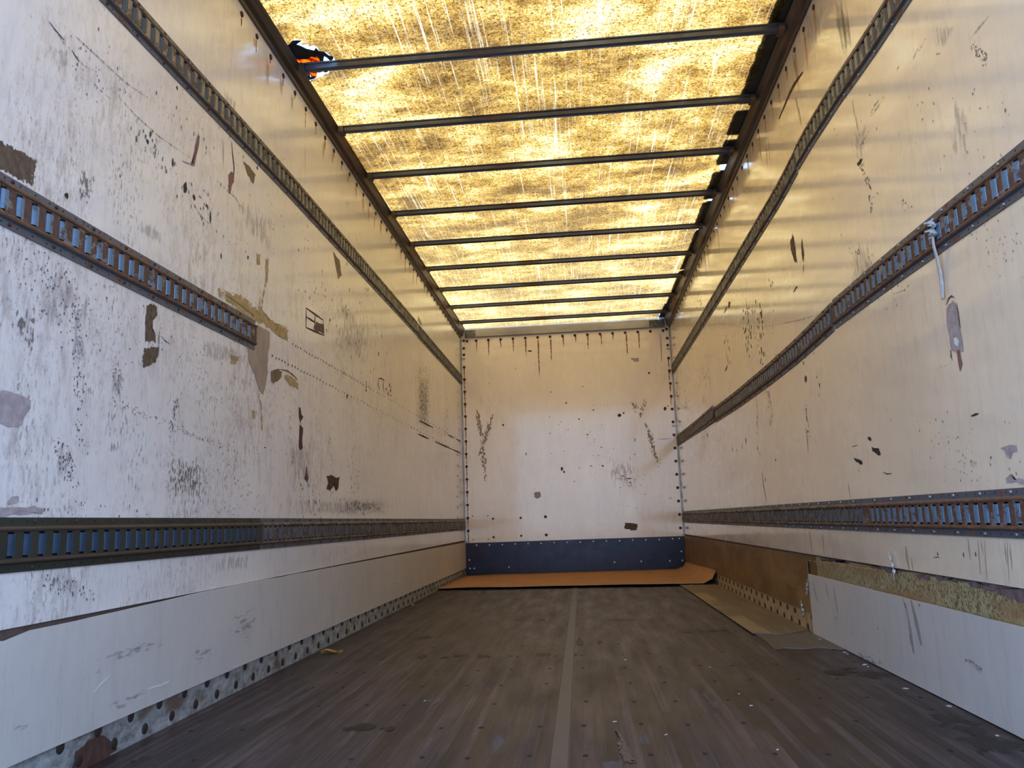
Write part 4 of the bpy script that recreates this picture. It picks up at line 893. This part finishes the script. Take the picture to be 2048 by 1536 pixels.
# ------------------------------------------------------------ things on the floor
b = B()
b.extrude(lambda y: [(1.249+(1.246-1.249)*(y-2)/5, y, .0006), (1.252, y, .0028), (1.296-.002*(y-2), y, .0028), (1.301-.002*(y-2), y, .0006)], [Y0+.01+(7.36-Y0)*k/12 for k in range(13)]+[8.9])
tag(b.build('floor_strip', M['strip'], origin=(1.275, Y0, 0)), 'narrow worn steel joint strip running lengthwise down the middle of the floor', 'floor strip')

# cardboard at the bulkhead, lifted front edge and a curled right end
b = B(); nx, ny = 44, 14; th = .004
def card(u, v):
    y = (7.36-.29*u+.02*noise.noise(Vector((u*6, 0, 0)))); yy = y+(9.118-y)*v
    x = .004+2.488*u; z = .026+.004*noise.noise(Vector((u*5, v*3, 0)))-.012*v*math.sin(v*2)
    z -= .006*math.exp(-((u-.03)/.08)**2)
    cw = .12
    if x > W-cw:
        t = (x-(W-cw))/cw; z += .115*t**1.5*(1-.25*v); x = W-cw+cw*(1-(1-t)**1.6)*.96; yy -= .02*t
        x = min(x, W-.014)
    return Vector((x, yy, z))
tp = [[b.vert(card(i/nx, j/ny)) for j in range(ny+1)] for i in range(nx+1)]
bt = [[b.vert(card(i/nx, j/ny)-Vector((0, 0, th))) for j in range(ny+1)] for i in range(nx+1)]
for i in range(nx):
    for j in range(ny):
        b.face((tp[i][j], tp[i+1][j], tp[i+1][j+1], tp[i][j+1]), 0, True); b.face((bt[i][j], bt[i][j+1], bt[i+1][j+1], bt[i+1][j]), 0, True)
    b.face((tp[i][0], bt[i][0], bt[i+1][0], tp[i+1][0]), 1); b.face((tp[i][ny], tp[i+1][ny], bt[i+1][ny], bt[i][ny]), 1)
for j in range(ny):
    b.face((tp[0][j], tp[0][j+1], bt[0][j+1], bt[0][j]), 1); b.face((tp[nx][j], bt[nx][j], bt[nx][j+1], tp[nx][j+1]), 1)
o = b.build('cardboard_sheet', [M['card'], M['carde']], origin=(W/2, 8.2, 0))
tag(o, 'flat brown cardboard sheet lying on the floor against the end wall', 'cardboard')
b = B()
for c_, a_, l_ in (((1.98, 8.25), .3, .09), ((2.15, 8.1), -.2, .13), ((2.2, 7.8), .1, .16), ((.35, 8.6), 1.3, .12)):
    d_ = Vector((math.cos(a_), math.sin(a_), 0)); n_ = Vector((-d_.y, d_.x, 0)); c0 = Vector((c_[0], c_[1], .034))
    b.poly([c0-d_*l_/2, c0+n_*.012, c0+d_*l_/2, c0-n_*.012])
b.build('tear', M['char'], o)

q = N('grey_brown_board')
c = q.mix(q.ramp(q.noise((8, .8, 1), 2, 5, .65), [(.3, 0.), (.7, 1.)]), (.13, .105, .085), (.075, .06, .052))
M['offcut2'] = q.done(q.bsdf(c, .6, 0, .4))
def offcut(pts, z, th_, label, mt='offcut'):
    b = B(); lo = [b.vert((x, y, z)) for x, y in pts]; hi = [b.vert((x, y, z+th_)) for x, y in pts]
    b.face(lo[::-1], 1); b.face(hi, 0)
    for i in range(len(pts)): j = (i+1) % len(pts); b.face((lo[i], lo[j], hi[j], hi[i]), 1)
    c_ = Vector((sum(p[0] for p in pts)/len(pts), sum(p[1] for p in pts)/len(pts), z))
    o = b.build('plywood_sheet', [M[mt], M['offe']]); return tag(o, label, 'plywood sheet', 'thin sheets on the floor by the right wall')
offcut([(2.18, 7.26), (2.188, 6.4), (2.192, 5.2), (2.197, 4.23), (2.24, 4.235), (2.33, 4.19), (2.40, 4.22), (2.494, 4.30), (2.494, 7.24)], .0052, .005, 'long thin ribbed brown sheet on the floor along the right wall, reaching the cardboard')
offcut([(2.212, 4.30), (2.212, 4.0), (2.196, 3.755), (2.25, 3.80), (2.33, 3.77), (2.40, 3.79), (2.486, 3.73), (2.486, 4.30)], .0008, .004, 'short grey-brown sheet on the floor tucked under the end of the longer ribbed sheet', 'offcut2')

# yellow leaf-like scrap
b = B(); lf = hit(660, 1308, 2, 0)
for i in range(6):
    t0, t1 = i/6, (i+1)/6
    f = lambda t, s_: (lf.x-.045+.10*t, lf.y+.03*t+s_*.022*math.sin(math.pi*min(.97, t+.05)), .002+.014*abs(s_)*(1-t*.3)+.006*math.sin(t*7)+.001)
    for s_ in (-1, 1):
        b.poly([f(t0, 0), f(t1, 0), f(t1, s_), f(t0, s_)]); b.poly([tuple(Vector(p)-Vector((0, 0, .0012))) for p in (f(t0, 0), f(t0, s_), f(t1, s_), f(t1, 0))])
tag(b.build('dry_leaf', plain('ochre_leaf', (.46, .25, .05), .7, var=.5, scale=40), origin=(lf.x, lf.y, 0)), 'curled ochre-yellow scrap of leaf on the floor near the left wall', 'leaf')

# crumbs on the floor
cm = []
for k in range(4):
    b = B(); r = .009
    vs_ = [Vector((random.uniform(.6, 1.4)*r*math.cos(t*math.tau/6)*1.5, random.uniform(.5, 1.2)*r*math.sin(t*math.tau/6), 0)) for t in range(6)]
    lo = [b.vert(p) for p in vs_]; hi = [b.vert(p*.7+Vector((0, 0, r*random.uniform(.25, .6)))) for p in vs_]
    b.face(lo[::-1]); b.face(hi)
    for i in range(6): b.face((lo[i], lo[(i+1) % 6], hi[(i+1) % 6], hi[i]))
    o = b.build('debris_crumb', plain('pale_crumb', (.42, .40, .38), .8)); cm.append(o.data); bpy.data.objects.remove(o)
for i, (x, y, s_) in enumerate(((1690, 1305, 1.4), (1703, 1308, 1), (1730, 1330, 2), (1736, 1334, 1.2), (1812, 1378, 1.6), (1905, 1413, 1.5), (1478, 1388, 1), (1502, 1412, 1.3), (1300, 1235, 1.6), (1251, 1320, 1.5), (1332, 1470, .9), (1130, 1180, 1.6), (958, 1185, 1.6), (1010, 1181, 1.2), (850, 1402, .9), (820, 1210, 3.0), (1640, 1283, 1.2), (1995, 1472, 1.2), (1336, 1212, 1.3), (1230, 1444, 1.2), (1420, 1335, .8), (1555, 1500, 1.))):
    p = hit(x, y, 2, 0); o = bpy.data.objects.new('debris_crumb', cm[i % 4]); COL.objects.link(o)
    o.location = (max(.03, min(W-.03, p.x)), p.y, .0113 if (p.x > 2.19 and 3.75 < p.y < 7.25) else .0008); o.scale = (s_*.6, s_*.5, s_*.4); o.rotation_euler.z = random.uniform(0, 6)
    tag(o, 'tiny pale crumb of debris lying loose on the dark floor', 'crumb', 'pale crumbs scattered over the floor')

# ------------------------------------------------------------ white strap on the right wall
e = empty('tie_strap', (W-.02, 2.41, 1.46), 'frayed white strap knotted to the middle track and hanging down the right wall', 'strap')
webm = plain('white_webbing', (.62, .64, .68), .7, var=.35, sc=(1, 60, 20), scale=2)
b = B()
def ribbon(b, pts, wid, th_=.0022):
    R_ = []
    for i, (p, tw) in enumerate(pts):
        p = Vector(p); t = (Vector(pts[min(i+1, len(pts)-1)][0])-Vector(pts[max(i-1, 0)][0])).normalized()
        u = Vector((math.sin(tw), math.cos(tw), 0)); u = (u-t*u.dot(t)).normalized(); n_ = t.cross(u)
        w_ = wid(i/(len(pts)-1)) if callable(wid) else wid
        R_.append([b.vert(p+u*w_*a+n_*th_*c_) for a, c_ in ((-.5, -.5), (-.2, -.9), (.2, -.9), (.5, -.5), (.5, .5), (.2, .7), (-.2, .7), (-.5, .5))])
    for a, c_ in zip(R_, R_[1:]):
        for j in range(8): b.face((a[j], a[(j+1) % 8], c_[(j+1) % 8], c_[j]), 0, True)
    b.face(R_[0][::-1]); b.face(R_[-1])
tail = [Vector((W-.020, 2.408, 1.43)), Vector((W-.022, 2.405, 1.40)), Vector((W-.016, 2.407, 1.36)), Vector((W-.010, 2.412, 1.31)), Vector((W-.008, 2.417, 1.27)), Vector((W-.009, 2.420, 1.235))]
pts = []
for i in range(len(tail)-1):
    for k in range(5): pts.append((tail[i].lerp(tail[i+1], k/5), .15*math.sin(i+k/5)))
pts.append((tail[-1], 0))
ribbon(b, pts, lambda t: .012+.010*math.sin(math.pi*min(1, t*1.1))**.6)
b.build('strap_tail', webm, e)
b = B()
kp_ = []
for k in range(46):
    t = k/45; a = t*math.tau*4.2
    kp_.append(((W-.021+.006*math.cos(a), 2.408+.013*math.sin(a*.5)+.012*math.sin(a), 1.485-.055*t), a*.3))
ribbon(b, kp_, .015, .004)
b.build('knot', webm, e)

# shreds of clear tape stuck on the right wall
tm = plain('crinkled_clear_tape', (.70, .72, .76), .18, .2, var=.5, sc=(1, 30, 60), scale=3, bump=.8)
for (pxs, nm, pl, lab) in (([(1783, 1101), (1788, 1122), (1793, 1140), (1797, 1160)], 'tape_shred', 'R', 'shiny twisted shred of clear tape crossing the torn seam on the right wall'), ([(1620, 1158), (1619, 1172), (1618, 1184), (1616, 1192)], 'tape_shred', 'KR', 'small white shred at the far top corner of the pale panel on the right'), ([(1606, 1200), (1609, 1214), (1611, 1226), (1608, 1238)], 'tape_shred', 'KR', 'loose curl of clear tape over the bolted strip low on the right wall')):
    b = B(); w_ = [P(pl, x, y, .010+.004*(k % 2)) for k, (x, y) in enumerate(pxs)]; pp = []
    for i in range(3):
        for k in range(6): pp.append((w_[i].lerp(w_[i+1], k/6), .9*math.sin(i*2+k)))
    pp.append((w_[-1], 0)); ribbon(b, pp, lambda t: .004+.010*math.sin(math.pi*t), .001)
    tag(b.build(nm, tm, origin=w_[0]), lab, 'tape')
